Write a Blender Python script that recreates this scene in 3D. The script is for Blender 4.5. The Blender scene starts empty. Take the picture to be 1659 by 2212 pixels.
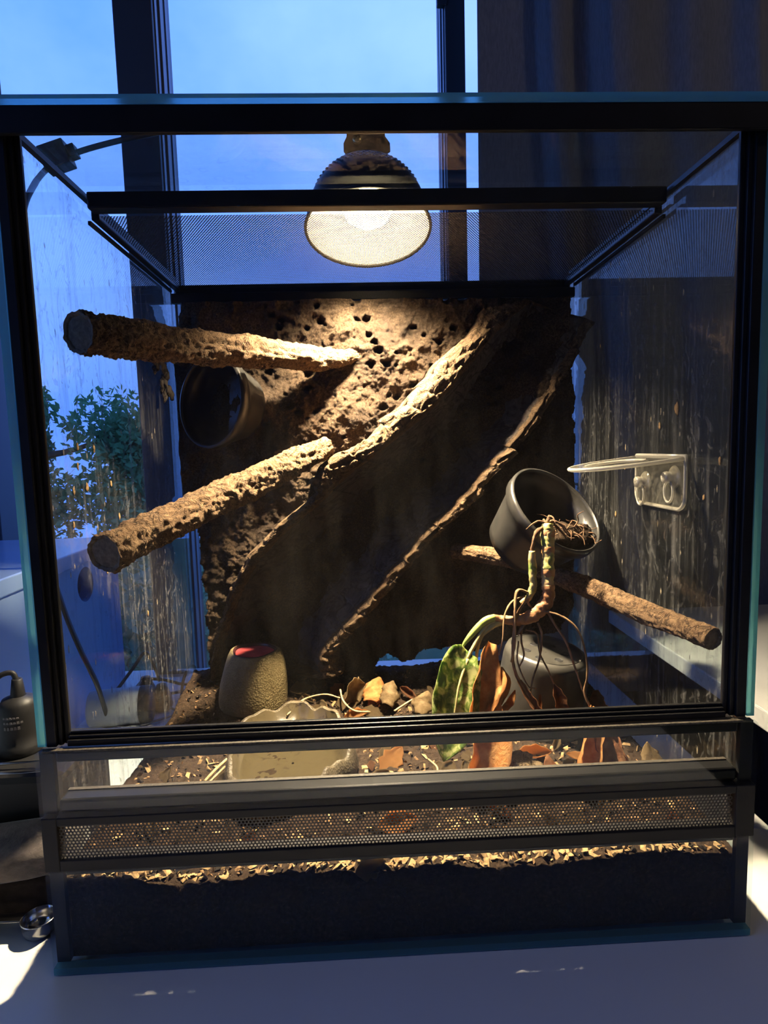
import bpy, bmesh, math, random
from mathutils import Vector, Matrix, Quaternion, noise
PI = math.pi
SC = bpy.context.scene
COL = SC.collection

# ------------------------------------------------------------------ camera
F_PX = 1300.0
cd = bpy.data.cameras.new('camera')
cd.sensor_fit = 'VERTICAL'
cd.sensor_height = 24.0
cd.lens = 24.0 * F_PX / 2212.0
cd.clip_start = 0.01
cam = bpy.data.objects.new('camera', cd)
COL.objects.link(cam)
CR = Vector((0.99881805, -0.04084193, -0.02635208))
CU = Vector((0.03045331, 0.10328767, 0.99418522))
CF = Vector((0.03788259, 0.99381266, -0.10440936))
cam.matrix_world = Matrix(((CR.x, CU.x, -CF.x, 0.2024), (CR.y, CU.y, -CF.y, -0.3557),
                           (CR.z, CU.z, -CF.z, 0.3263), (0, 0, 0, 1)))
SC.camera = cam

# ------------------------------------------------------------------ sky
wd = bpy.data.worlds.new('sky'); SC.world = wd; wd.use_nodes = True
wn = wd.node_tree.nodes; wl = wd.node_tree.links; wn.clear()
wo = wn.new('ShaderNodeOutputWorld'); wb = wn.new('ShaderNodeBackground')
tc = wn.new('ShaderNodeTexCoord'); nz = wn.new('ShaderNodeTexNoise'); rp = wn.new('ShaderNodeValToRGB')
mp = wn.new('ShaderNodeMapping'); mp.inputs['Scale'].default_value = (1.0, 1.0, 1.6)
mp.inputs['Location'].default_value = (0.35, 0.0, 0.1)
nz.inputs['Scale'].default_value = 1.5; nz.inputs['Detail'].default_value = 6; nz.inputs['Roughness'].default_value = 0.55
rp.color_ramp.elements[0].position = 0.36; rp.color_ramp.elements[0].color = (0.085, 0.265, 1.15, 1)
rp.color_ramp.elements[1].position = 0.68; rp.color_ramp.elements[1].color = (0.26, 0.47, 1.35, 1)
wl.new(tc.outputs['Generated'], mp.inputs[0]); wl.new(mp.outputs[0], nz.inputs['Vector'])
wl.new(nz.outputs['Fac'], rp.inputs[0]); wl.new(rp.outputs[0], wb.inputs['Color'])
wb.inputs['Strength'].default_value = 1.7
wl.new(wb.outputs[0], wo.inputs[0])

# the window guides the daylight into the room (a portal gives no light of its own)
ld = bpy.data.lights.new('window_portal', 'AREA'); ld.shape = 'RECTANGLE'; ld.size = 1.1; ld.size_y = 1.9
ld.cycles.is_portal = True
lo = bpy.data.objects.new('window_portal', ld); COL.objects.link(lo)
lo.location = (0.25, 0.72, 0.66); lo.rotation_euler = (math.radians(-90), 0, 0)
ld2 = bpy.data.lights.new('window_portal', 'AREA'); ld2.shape = 'RECTANGLE'; ld2.size = 1.85; ld2.size_y = 1.7  # portal for the added fill window in the left wall
ld2.cycles.is_portal = True
lo2 = bpy.data.objects.new('window_portal', ld2); COL.objects.link(lo2)
lo2.location = (-1.32, -0.55, 0.925); lo2.rotation_euler = (0, math.radians(-90), 0)

SC.view_settings.view_transform = 'Standard'
SC.view_settings.look = 'None'
SC.view_settings.exposure = 0.0
SC.view_settings.gamma = 1.0
SC.view_settings.use_curve_mapping = False
SC.cycles.max_bounces = 7
SC.cycles.diffuse_bounces = 3
SC.cycles.glossy_bounces = 4
SC.cycles.transmission_bounces = 8
SC.cycles.transparent_max_bounces = 28
SC.cycles.caustics_reflective = False
SC.cycles.caustics_refractive = False
SC.cycles.sample_clamp_indirect = 4.0
SC.cycles.use_denoising = True
SC.cycles.use_adaptive_sampling = True
SC.cycles.adaptive_threshold = 0.05
SC.cycles.use_light_tree = False

# ------------------------------------------------------------------ helpers
def link(o, parent=None):
    COL.objects.link(o)
    if parent is not None:
        o.parent = parent
        o.matrix_parent_inverse = Matrix.Identity(4)
    return o

def tag(o, label=None, cat=None, group=None, kind=None):
    if label: o['label'] = label
    if cat: o['category'] = cat
    if group: o['group'] = group
    if kind: o['kind'] = kind
    return o

def empty(name, loc=(0, 0, 0), label=None, cat=None, group=None, kind=None):
    o = bpy.data.objects.new(name, None); o.empty_display_size = 0.02
    o.location = loc; link(o)
    return tag(o, label, cat, group, kind)

def rel(o, parent):
    """world-space mesh put under an empty: take the empty's place out of it"""
    if parent is not None:
        p = parent; off = Vector((0, 0, 0))
        while p is not None:
            off += Vector(p.location); p = p.parent
        o.location = -off
    return o

def mesh_obj(name, verts, faces, mat, parent=None, smooth=False):
    m = bpy.data.meshes.new(name); m.from_pydata([tuple(v) for v in verts], [], faces); m.update()
    if smooth:
        m.polygons.foreach_set('use_smooth', [True] * len(m.polygons))
    if mat: m.materials.append(mat)
    o = bpy.data.objects.new(name, m)
    link(o, parent)
    if parent is not None and parent.type == 'EMPTY' or (parent is not None and parent.parent is not None):
        pass
    return o

def wpart(name, verts, faces, mat, parent, smooth=False):
    """a part given in world coordinates"""
    o = mesh_obj(name, verts, faces, mat, parent, smooth)
    off = Vector((0, 0, 0)); p = parent
    while p is not None:
        off += Vector(p.location); p = p.parent
    o.location = -off
    return o

class MB:
    def __init__(self): self.v = []; self.f = []
    def add(self, v, f):
        n = len(self.v); self.v += [Vector(a) for a in v]; self.f += [[i + n for i in q] for q in f]; return self
    def box(self, a, b):
        x0, y0, z0 = a; x1, y1, z1 = b
        return self.add([(x0, y0, z0), (x1, y0, z0), (x1, y1, z0), (x0, y1, z0), (x0, y0, z1), (x1, y0, z1), (x1, y1, z1), (x0, y1, z1)],
                        [[0, 3, 2, 1], [4, 5, 6, 7], [0, 1, 5, 4], [1, 2, 6, 5], [2, 3, 7, 6], [3, 0, 4, 7]])
    def obj(self, name, mat, parent=None, smooth=False):
        if parent is None: return mesh_obj(name, self.v, self.f, mat, None, smooth)
        return wpart(name, self.v, self.f, mat, parent, smooth)

def bevel(o, w=0.001, seg=2):
    m = o.modifiers.new('bevel', 'BEVEL'); m.width = w; m.segments = seg; m.limit_method = 'ANGLE'; m.angle_limit = math.radians(40)
    return o

def box_obj(name, a, b, mat, parent=None, bev=0.0):
    o = MB().box(a, b).obj(name, mat, parent)
    if bev: bevel(o, bev)
    return o

def pane(name, a, b, mat, parent, dirty_face=None, dirty=None):
    """glass board; dirty_face is the index of the box side that carries the stains"""
    o = box_obj(name, a, b, mat, parent)
    if dirty is not None:
        o.data.materials.append(dirty); o.data.polygons[dirty_face].material_index = 1
    return o

def catmull(pts, n):
    """smooth path through points (tuples of any length)"""
    pts = [tuple(p) for p in pts]
    if len(pts) == 2:
        return [tuple(a + (b - a) * i / n for a, b in zip(*pts)) for i in range(n + 1)]
    out = []
    P_ = [tuple(2 * a - b for a, b in zip(pts[0], pts[1]))] + pts + [tuple(2 * a - b for a, b in zip(pts[-1], pts[-2]))]
    segs = len(pts) - 1
    for k in range(n + 1):
        t = k / n * segs; i = min(int(t), segs - 1); t -= i
        p0, p1, p2, p3 = P_[i:i + 4]
        out.append(tuple(0.5 * (2 * b + (c - a) * t + (2 * a - 5 * b + 4 * c - d) * t * t + (-a + 3 * b - 3 * c + d) * t ** 3)
                         for a, b, c, d in zip(p0, p1, p2, p3)))
    return out

def tube(path, radii, sides=8, disp=None, cap=True, flat=1.0, up=None):
    """verts and faces of a tube; disp(i, j, centre, direction) -> extra radius"""
    n = len(path); pts = [Vector(p[:3]) for p in path]
    if not hasattr(radii, '__len__'): radii = [radii] * n
    t0 = (pts[1] - pts[0]).normalized()
    ref = Vector(up) if up else (Vector((0, 0, 1)) if abs(t0.z) < 0.8 else Vector((1, 0, 0)))
    u = (ref - t0 * ref.dot(t0)).normalized()
    v = []; f = []; prev = t0
    for i in range(n):
        t = (pts[min(i + 1, n - 1)] - pts[max(i - 1, 0)])
        t = t.normalized() if t.length > 1e-9 else prev
        q = prev.rotation_difference(t); u = q @ u; u = (u - t * u.dot(t)).normalized(); w = t.cross(u); prev = t
        for j in range(sides):
            a = 2 * PI * j / sides; d = u * math.cos(a) * flat + w * math.sin(a)
            r = radii[i]
            if disp: r += disp(i, j, pts[i], d)
            v.append(pts[i] + d * r)
    for i in range(n - 1):
        for j in range(sides):
            k = (j + 1) % sides
            f.append([i * sides + j, i * sides + k, (i + 1) * sides + k, (i + 1) * sides + j])
    if cap:
        a = len(v); v.append(pts[0]); v.append(pts[-1])
        for j in range(sides):
            k = (j + 1) % sides
            f.append([a, k, j]); f.append([a + 1, (n - 1) * sides + j, (n - 1) * sides + k])
    return v, f

def frame(axis, up=(0, 0, 1)):
    z = Vector(axis).normalized(); r = Vector(up)
    if abs(z.dot(r)) > 0.95: r = Vector((1, 0, 0))
    x = r.cross(z).normalized(); y = z.cross(x)
    return Matrix((x, y, z)).transposed()

def lathe(profile, sides=48, centre=(0, 0, 0), axis=(0, 0, 1), wob=None, up=(0, 0, 1)):
    """profile: list of (radius, height)"""
    M = frame(axis, up); c = Vector(centre); v = []; f = []
    for (r, h) in profile:
        for j in range(sides):
            a = 2 * PI * j / sides
            rr = r if not wob else r + wob(a, h, r)
            v.append(c + M @ Vector((rr * math.cos(a), rr * math.sin(a), h)))
    for i in range(len(profile) - 1):
        for j in range(sides):
            k = (j + 1) % sides
            f.append([i * sides + j, i * sides + k, (i + 1) * sides + k, (i + 1) * sides + j])
    return v, f

def fbm(p, o=4, lac=2.1, g=0.5):
    a = 1.0; s = 0.0; p = Vector(p)
    for _ in range(o):
        s += a * noise.noise(p); p = p * lac + Vector((3.1, 1.7, 5.3)); a *= g
    return s

# ------------------------------------------------------------------ materials
MATS = {}
class NT:
    def __init__(self, name):
        self.m = bpy.data.materials.new(name); self.m.use_nodes = True
        self.t = self.m.node_tree; self.t.nodes.clear()
        self.out = self.t.nodes.new('ShaderNodeOutputMaterial')
    def n(self, typ, **kw):
        nd = self.t.nodes.new(typ)
        for k, v in kw.items():
            if hasattr(nd, k) and k not in nd.inputs: setattr(nd, k, v)
            else: nd.inputs[k].default_value = v
        return nd
    def l(self, a, b): self.t.links.new(a, b)
    def noise(self, scale, detail=4, rough=0.55, stretch=(1, 1, 1), coord='Object', dist=0.0, loc=(0, 0, 0)):
        tc = self.n('ShaderNodeTexCoord'); mp = self.n('ShaderNodeMapping'); mp.inputs['Scale'].default_value = stretch
        mp.inputs['Location'].default_value = loc
        nz = self.n('ShaderNodeTexNoise'); nz.inputs['Scale'].default_value = scale; nz.inputs['Detail'].default_value = detail
        nz.inputs['Roughness'].default_value = rough; nz.inputs['Distortion'].default_value = dist
        self.l(tc.outputs[coord], mp.inputs[0]); self.l(mp.outputs[0], nz.inputs['Vector'])
        return nz.outputs['Fac']
    def voro(self, scale, feature='F1', stretch=(1, 1, 1), rnd=1.0, out='Distance'):
        tc = self.n('ShaderNodeTexCoord'); mp = self.n('ShaderNodeMapping'); mp.inputs['Scale'].default_value = stretch
        vz = self.n('ShaderNodeTexVoronoi'); vz.feature = feature; vz.inputs['Scale'].default_value = scale
        vz.inputs['Randomness'].default_value = rnd
        self.l(tc.outputs['Object'], mp.inputs[0]); self.l(mp.outputs[0], vz.inputs['Vector'])
        return vz.outputs[out]
    def ramp(self, fac, stops, interp='LINEAR'):
        r = self.n('ShaderNodeValToRGB'); cr = r.color_ramp; cr.interpolation = interp
        while len(cr.elements) < len(stops): cr.elements.new(0.5)
        for e, (p, c) in zip(cr.elements, stops):
            e.position = p; e.color = (c, c, c, 1) if not hasattr(c, '__len__') else tuple(c) + (1,)
        self.l(fac, r.inputs[0]); return r.outputs[0]
    def math(self, op, a, b=None):
        m = self.n('ShaderNodeMath'); m.operation = op
        for i, x in enumerate((a, b)):
            if x is None: continue
            if hasattr(x, 'is_output'): self.l(x, m.inputs[i])
            else: m.inputs[i].default_value = x
        return m.outputs[0]
    def mixc(self, fac, a, b):
        m = self.n('ShaderNodeMix'); m.data_type = 'RGBA'
        for i, x in ((0, fac), (6, a), (7, b)):
            if hasattr(x, 'is_output'): self.l(x, m.inputs[i])
            else: m.inputs[i].default_value = x if i == 0 else tuple(x) + (1,)
        return m.outputs[2]
    def mixs(self, fac, a, b):
        m = self.n('ShaderNodeMixShader')
        if hasattr(fac, 'is_output'): self.l(fac, m.inputs[0])
        else: m.inputs[0].default_value = fac
        self.l(a, m.inputs[1]); self.l(b, m.inputs[2]); return m.outputs[0]
    def bump(self, h, strength=0.5, dist=0.002):
        b = self.n('ShaderNodeBump'); b.inputs['Strength'].default_value = strength; b.inputs['Distance'].default_value = dist
        self.l(h, b.inputs['Height']); return b.outputs[0]
    def done(self, shader): self.l(shader, self.out.inputs['Surface']); return self.m

def pbr(name, col, rough=0.5, spec=0.5, metal=0.0, var=0.0, vscale=40, bump=0.0, bscale=200, bdist=0.001, stretch=(1, 1, 1), trans=0.0, coat=0.0, col2=None):
    t = NT(name); p = t.n('ShaderNodeBsdfPrincipled')
    p.inputs['Roughness'].default_value = rough; p.inputs['Metallic'].default_value = metal
    p.inputs['Specular IOR Level'].default_value = spec
    p.inputs['Coat Weight'].default_value = coat
    if var or col2:
        nzo = t.noise(vscale, 5, 0.6, stretch)
        c2 = col2 if col2 else tuple(min(1, c * (1 + var)) for c in col)
        c1 = col if col2 else tuple(c * (1 - var) for c in col)
        t.l(t.ramp(nzo, [(0.32, c1), (0.68, c2)]), p.inputs['Base Color'])
    else:
        p.inputs['Base Color'].default_value = tuple(col) + (1,)
    if bump:
        t.l(t.bump(t.noise(bscale, 5, 0.6, stretch), bump, bdist), p.inputs['Normal'])
    sh = p.outputs[0]
    if trans:
        tl = t.n('ShaderNodeBsdfTranslucent'); tl.inputs[0].default_value = tuple(col) + (1,)
        sh = t.mixs(trans, sh, tl.outputs[0])
    return t.done(sh)

def schlick(t, f0=0.04):
    lw = t.n('ShaderNodeLayerWeight'); lw.inputs['Blend'].default_value = 0.5
    p = t.math('POWER', lw.outputs['Facing'], 4.5)
    return t.math('ADD', t.math('MULTIPLY', p, 1.0 - f0), f0)

def glass(name, tint=(0.93, 0.97, 0.97), dirt=None):
    """thin clear pane: what is behind shows through, mirror-like towards grazing; dirt(t) -> (factor, colour)"""
    t = NT(name)
    tr = t.n('ShaderNodeBsdfTransparent'); tr.inputs[0].default_value = tuple(tint) + (1,)
    gl = t.n('ShaderNodeBsdfGlossy'); gl.inputs['Roughness'].default_value = 0.0
    sh = t.mixs(schlick(t), tr.outputs[0], gl.outputs[0])
    if dirt:
        fac, colr = dirt(t)
        d = t.n('ShaderNodeBsdfDiffuse'); tl = t.n('ShaderNodeBsdfTranslucent')
        for q in (d, tl):
            if hasattr(colr, 'is_output'): t.l(colr, q.inputs[0])
            else: q.inputs[0].default_value = tuple(colr) + (1,)
        dm = t.mixs(0.45, d.outputs[0], tl.outputs[0])
        sh = t.mixs(fac, sh, dm)
    return t.done(sh)

def dirt_side(t):
    # runs of dried water, smears and specks
    run = t.ramp(t.noise(150, 4, 0.6, (1, 1.0, 0.035), dist=0.3), [(0.50, 0.0), (0.62, 0.24), (0.78, 0.50)])
    zone = t.ramp(t.noise(9, 3, 0.6), [(0.36, 0.10), (0.64, 1.0)])
    smear = t.ramp(t.noise(85, 4, 0.65, (1, 1, 0.5), dist=2.6), [(0.56, 0.0), (0.63, 0.34)])
    speck = t.ramp(t.voro(170, stretch=(1, 1, 0.35)), [(0.10, 0.85), (0.22, 0.0)])
    keep = t.ramp(t.noise(48, 2), [(0.55, 0.0), (0.62, 1.0)])
    f = t.math('MULTIPLY', run, zone)
    f = t.math('ADD', f, t.math('MULTIPLY', smear, zone))
    sk = t.math('MULTIPLY', speck, keep)
    f = t.math('ADD', f, sk)
    f = t.math('MINIMUM', t.math('ADD', f, 0.03), 0.75)
    c = t.mixc(sk, (0.34, 0.34, 0.33), (0.50, 0.38, 0.22))
    return f, c
def dirt_front(t):
    f = t.ramp(t.noise(30, 5, 0.65, (1, 1, 0.3)), [(0.45, 0.004), (0.75, 0.02)])
    sp = t.ramp(t.voro(55), [(0.02, 0.5), (0.05, 0.0)])
    keep = t.ramp(t.noise(18, 2), [(0.58, 0.0), (0.64, 1.0)])
    return t.math('ADD', f, t.math('MULTIPLY', sp, keep)), (0.5, 0.48, 0.42)
def dirt_low(t):
    f = t.ramp(t.noise(40, 5, 0.65, (1, 1, 0.25)), [(0.5, 0.0), (0.8, 0.004)])
    return f, (0.3, 0.28, 0.24)
def dirt_top(t):
    f = t.ramp(t.noise(120, 4, 0.6), [(0.5, 0.004), (0.8, 0.05)])
    ring = t.ramp(t.voro(90, 'F1'), [(0.26, 0.0), (0.31, 0.10), (0.36, 0.0)])
    keep = t.ramp(t.noise(14, 2), [(0.52, 0.0), (0.6, 1.0)])
    return t.math('ADD', f, t.math('MULTIPLY', ring, keep)), (0.5, 0.5, 0.5)

G_SIDE = glass('dirty_side_glass', (0.92, 0.97, 0.97), dirt_side)
G_FRONT = glass('door_glass', (0.95, 0.98, 0.97), dirt_front)
G_LOW = glass('low_front_glass', (0.92, 0.96, 0.95), dirt_low)
G_TOP = glass('top_glass', (0.95, 0.98, 0.98), dirt_top)
G_WIN = glass('window_glass', (0.97, 0.99, 1.0))
G_CLEAR = glass('clear_glass', (0.96, 0.985, 0.985))
BLACK = pbr('black_plastic', (0.010, 0.010, 0.011), 0.34, 0.28, var=0.3, vscale=30, bump=0.05, bscale=300)
DUSTY = pbr('dusty_black_plastic', (0.010, 0.010, 0.010), 0.55, 0.4, bump=0.15, bscale=900, col2=(0.09, 0.075, 0.055), vscale=700)
BLACKMATTE = pbr('black_matte', (0.012, 0.012, 0.013), 0.6, 0.3)
POTBLACK = pbr('pot_plastic', (0.016, 0.016, 0.016), 0.33, 0.5, var=0.3, vscale=60, bump=0.08, bscale=160, col2=(0.035, 0.033, 0.030))
MESHM = pbr('perforated_metal', (0.018, 0.018, 0.020), 0.45, 0.5, metal=0.0)
WHITE = pbr('white_laminate', (0.78, 0.78, 0.76), 0.22, 0.5, var=0.02, vscale=8, bump=0.02, bscale=600)
WHITE2 = pbr('white_cabinet', (0.70, 0.72, 0.74), 0.18, 0.6, var=0.02, vscale=5)
FRAMEM = pbr('anthracite_window_frame', (0.055, 0.06, 0.07), 0.42, 0.5)
FRAMEL = pbr('grey_window_seal', (0.16, 0.19, 0.24), 0.4, 0.5)
WALL = pbr('wall_paint', (0.13, 0.125, 0.12), 0.9, 0.1, var=0.03, vscale=6)
FLOORM = pbr('floor_wood', (0.10, 0.07, 0.05), 0.5, 0.4, var=0.2, vscale=9, stretch=(1, 8, 1))
def glass_edge():
    t = NT('glass_edge')
    g = t.n('ShaderNodeBsdfGlass'); g.inputs['Color'].default_value = (0.55, 0.88, 0.90, 1); g.inputs['Roughness'].default_value = 0.12
    g.inputs['IOR'].default_value = 1.3
    d = t.n('ShaderNodeBsdfDiffuse'); d.inputs[0].default_value = (0.42, 0.80, 0.84, 1)
    tl = t.n('ShaderNodeBsdfTranslucent'); tl.inputs[0].default_value = (0.42, 0.82, 0.86, 1)
    return t.done(t.mixs(0.4, g.outputs[0], t.mixs(0.6, d.outputs[0], tl.outputs[0])))
G_EDGE = glass_edge()

# ================================================================== ROOM
def structure(o): o['kind'] = 'structure'; return o
WXL, WXR, WZ0, WZ1 = -0.376, 1.05, -0.10, 1.75      # window opening
structure(box_obj('floor', (-1.6, -2.2, -0.80), (2.2, 0.80, -0.75), FLOORM))
structure(box_obj('ceiling', (-1.6, -2.2, 1.95), (2.2, 0.80, 2.0), WALL))
wl_ = MB()
wl_.box((-1.35, -2.2, -0.75), (-1.25, -1.4, 1.95)); wl_.box((-1.35, 0.3, -0.75), (-1.25, 0.80, 1.95))
wl_.box((-1.35, -1.4, -0.75), (-1.25, 0.3, 0.0)); wl_.box((-1.35, -1.4, 1.85), (-1.25, 0.3, 1.95))
structure(wl_.obj('wall_left', WALL))
w2 = structure(empty('fill_window', (-1.3, -0.55, -0.15)))  # unseen window, added to let blue fill light into the room
for (y0, y1) in ((-1.4, -1.35), (-0.575, -0.525), (0.25, 0.3)):
    box_obj('post', (-1.34, y0, 0.0), (-1.26, y1, 1.85), FRAMEM, w2, 0.002)
for (z0, z1) in ((0.0, 0.05), (1.80, 1.85)):
    box_obj('rail', (-1.34, -1.35, z0), (-1.26, 0.25, z1), FRAMEM, w2, 0.002)
for (y0, y1) in ((-1.35, -0.575), (-0.525, 0.25)):
    pane('pane', (-1.303, y0, 0.05), (-1.297, y1, 1.80), G_WIN, w2)
structure(box_obj('wall_right', (2.1, -2.2, -0.75), (2.2, 0.80, 1.95), WALL))
structure(box_obj('wall_front', (-1.25, -2.2, -0.75), (2.1, -2.1, 1.95), WALL))
wb_ = MB()
wb_.box((-1.25, 0.64, -0.75), (WXL, 0.74, 1.95)); wb_.box((WXR, 0.64, -0.75), (2.1, 0.74, 1.95))
wb_.box((WXL, 0.64, -0.75), (WXR, 0.74, WZ0)); wb_.box((WXL, 0.64, WZ1), (WXR, 0.74, 1.95))
structure(wb_.obj('wall_back', WALL))
# rails and panel of the wall left of the window
structure(box_obj('trim_1', (-0.75, 0.618, 0.3037), (-0.386, 0.64, 0.3212), FRAMEM, bev=0.002))
structure(box_obj('trim_2', (-0.75, 0.612, 0.1826), (-0.386, 0.64, 0.2154), FRAMEM, bev=0.002))

win = structure(empty('window_1', (0.3, 0.66, WZ0)))
P1L, P1R = -0.1426, -0.0849
P2L, P2R = 0.3513, 0.3817
o = box_obj('jamb', (WXL - 0.01, 0.62, WZ0), (WXL + 0.004, 0.715, WZ1), FRAMEM, win, 0.002)
for (a, b, side) in ((P1L, P1R, 1), (P2L, P2R, -1)):
    post = box_obj('post', (a, 0.62, WZ0), (b, 0.715, WZ1), FRAMEM, win, 0.002)
    xs = b if side > 0 else a
    for (y0, y1, h) in ((0.630, 0.640, 0.0018), (0.652, 0.668, 0.003), (0.684, 0.694, 0.0018)):
        box_obj('seal_strip', (min(xs, xs + side * h), y0, WZ0 + 0.03), (max(xs, xs + side * h), y1, WZ1), FRAMEL, post)
box_obj('bottom_rail', (WXL, 0.625, WZ0), (WXR, 0.71, WZ0 + 0.03), FRAMEM, win, 0.002)
box_obj('top_rail', (WXL, 0.625, WZ1 - 0.05), (WXR, 0.71, WZ1), FRAMEM, win, 0.002)
box_obj('handle', (P2L - 0.012, 0.618, 0.9875), (P2L + 0.004, 0.628, 1.15), FRAMEM, win, 0.002)
for (a, b) in ((WXL + 0.004, P1L), (P1R, P2L), (P2R, WXR)):
    box_obj('pane', (a, 0.668, WZ0 + 0.03), (b, 0.674, WZ1 - 0.05), G_WIN, win)
structure(box_obj('trim_3', (WXL - 0.05, 0.53, -0.06), (WXR, 0.645, -0.035), WHITE, bev=0.002))   # inner window ledge

# ------------------------------------------------------------------ curtain
def curtain_mat():
    t = NT('dark_curtain_cloth'); p = t.n('ShaderNodeBsdfPrincipled'); p.inputs['Roughness'].default_value = 0.9
    p.inputs['Specular IOR Level'].default_value = 0.2
    p.inputs['Sheen Weight'].default_value = 0.7
    t.l(t.ramp(t.noise(400, 3, 0.6, (1, 1, 0.2)), [(0.3, (0.15, 0.145, 0.15)), (0.7, (0.21, 0.205, 0.21))]), p.inputs['Base Color'])
    t.l(t.bump(t.noise(900, 2, 0.5), 0.2, 0.0005), p.inputs['Normal'])
    return t.done(p.outputs[0])
CURT = curtain_mat()
cv = []; cf = []
NX, NZ = 220, 40
X0 = 0.3884
XF1, XF2, XF3, XF4 = 0.4744, 0.5414, 0.6446, 0.7391
def ss(a, b, x):
    t = min(1, max(0, (x - a) / (b - a))); return t * t * (3 - 2 * t)
for k in range(NZ + 1):
    z = 1.80 - 2.45 * k / NZ
    for i in range(NX + 1):
        x = X0 + i / NX * 0.85
        # two sharp pleats that step towards the room, then soft folds
        y = 0.566 - 0.032 * ss(XF1, XF1 + 0.011, x) + 0.020 * ss(XF1 + 0.02, XF2 - 0.005, x) - 0.046 * ss(XF2, XF2 + 0.018, x)
        y += 0.026 * ss(XF2 + 0.03, XF3, x) - 0.014 * ss(XF3, XF3 + 0.03, x) + 0.012 * ss(XF3 + 0.04, XF4, x) - 0.015 * ss(XF4, XF4 + 0.03, x)
        if x > XF4 + 0.03: y += 0.016 * math.sin((x - XF4 - 0.03) * 48)
        y += 0.005 * fbm((x * 9, z * 1.2, 2.0), 2)
        flare = 0.078 * (0.9 - z) * min(1.0, max(0.0, (x - X0)) * 12) if z < 0.9 else 0.0
        cv.append((x + flare, min(y, 0.612), z))
for k in range(NZ):
    for i in range(NX):
        a = k * (NX + 1) + i
        cf.append([a, a + 1, a + NX + 2, a + NX + 1])
cur = mesh_obj('curtain', cv, cf, CURT, None, True)
sm = cur.modifiers.new('thick', 'SOLIDIFY'); sm.thickness = 0.002
tag(cur, 'dark grey pleated curtain hanging over the right side of the window', 'curtain')

# ------------------------------------------------------------------ desk and furniture
desk = empty('desk', (0, 0, -0.75), 'white desk the glass terrarium stands on', 'desk')
box_obj('desktop', (-1.0, -0.33, -0.03), (0.54, 0.515, 0.0), WHITE, desk, 0.002)
for (x, y) in ((-0.97, -0.30), (0.47, -0.30), (-0.97, 0.39), (0.47, 0.39)):
    box_obj('leg', (x, y, -0.75), (x + 0.04, y + 0.04, -0.03), WHITE2, desk, 0.002)
TABLE = pbr('grey_table_top', (0.46, 0.46, 0.44), 0.4, 0.4, var=0.03, vscale=6)
tb = empty('side_table', (0.9, 0.1, -0.75), 'pale table top beyond the right side of the desk', 'table')
box_obj('tabletop', (0.552, -0.45, 0.070), (1.35, 0.474, 0.088), TABLE, tb, 0.0015)
for (x, y) in ((1.05, -0.42), (1.29, -0.42), (1.05, 0.42), (1.29, 0.42)):
    box_obj('leg', (x, y, -0.75), (x + 0.04, y + 0.04, 0.070), BLACKMATTE, tb, 0.002)

CABM = pbr('cabinet_skylight_tint', (0.30, 0.45, 0.72), 0.2, 0.6, var=0.02, vscale=5)  # blue skylight falling on the cabinet is put into its base colour
# cabinet left of the tank, its side seen running away towards the window
CX = -0.15
cab = empty('storage_cabinet', (CX - 0.2, 0.2, 0.0), 'cabinet coloured with blue skylight, with a round cable hole, standing left of the tank', 'cabinet')
CZ = 0.2109
CY1 = 0.5096
hy, hz = 0.4101, 0.1653
HR = 0.022
def panel_with_hole(x0, x1, y0, y1, z0, z1, cy, cz, r, n=32):
    """board in the y-z plane with a round hole through it"""
    v = []; f = []
    def ring(x):
        b = len(v)
        for j in range(n):
            a = 2 * PI * j / n; c, s = math.cos(a), math.sin(a)
            v.append((x, cy + r * c, cz + r * s))
        for j in range(n):
            a = 2 * PI * j / n; c, s = math.cos(a), math.sin(a)
            ty = ((y1 - cy) if c > 0 else (y0 - cy)) / c if abs(c) > 1e-6 else 1e9
            tz = ((z1 - cz) if s > 0 else (z0 - cz)) / s if abs(s) > 1e-6 else 1e9
            t = min(abs(ty), abs(tz)); v.append((x, cy + t * c, cz + t * s))
        return b
    a = ring(x1); b = ring(x0)
    for j in range(n):
        k = (j + 1) % n
        f.append([a + j, a + n + j, a + n + k, a + k]); f.append([b + j, b + k, b + n + k, b + n + j])
        f.append([a + j, a + k, b + k, b + j]); f.append([a + n + j, b + n + j, b + n + k, a + n + k])
    # square corners
    def near(base, y, z): return min(range(n), key=lambda j: (Vector(v[base + n + j]) - Vector((v[base][0], y, z))).length)
    return v, f
y0c = -0.05
pv, pf = panel_with_hole(CX - 0.016, CX, y0c + 0.02, CY1, 0.0, CZ - 0.018, hy, hz, HR, 64)
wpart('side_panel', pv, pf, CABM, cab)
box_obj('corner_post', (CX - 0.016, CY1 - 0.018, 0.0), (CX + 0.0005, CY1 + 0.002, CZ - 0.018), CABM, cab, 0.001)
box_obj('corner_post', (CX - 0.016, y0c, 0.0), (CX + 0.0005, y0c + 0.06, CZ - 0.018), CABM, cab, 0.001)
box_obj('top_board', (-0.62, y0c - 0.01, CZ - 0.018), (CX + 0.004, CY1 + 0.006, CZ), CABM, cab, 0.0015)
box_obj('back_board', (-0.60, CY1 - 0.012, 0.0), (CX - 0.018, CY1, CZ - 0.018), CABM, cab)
box_obj('far_side_panel', (-0.60, y0c, 0.0), (-0.585, CY1 - 0.014, CZ - 0.018), CABM, cab)

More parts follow.
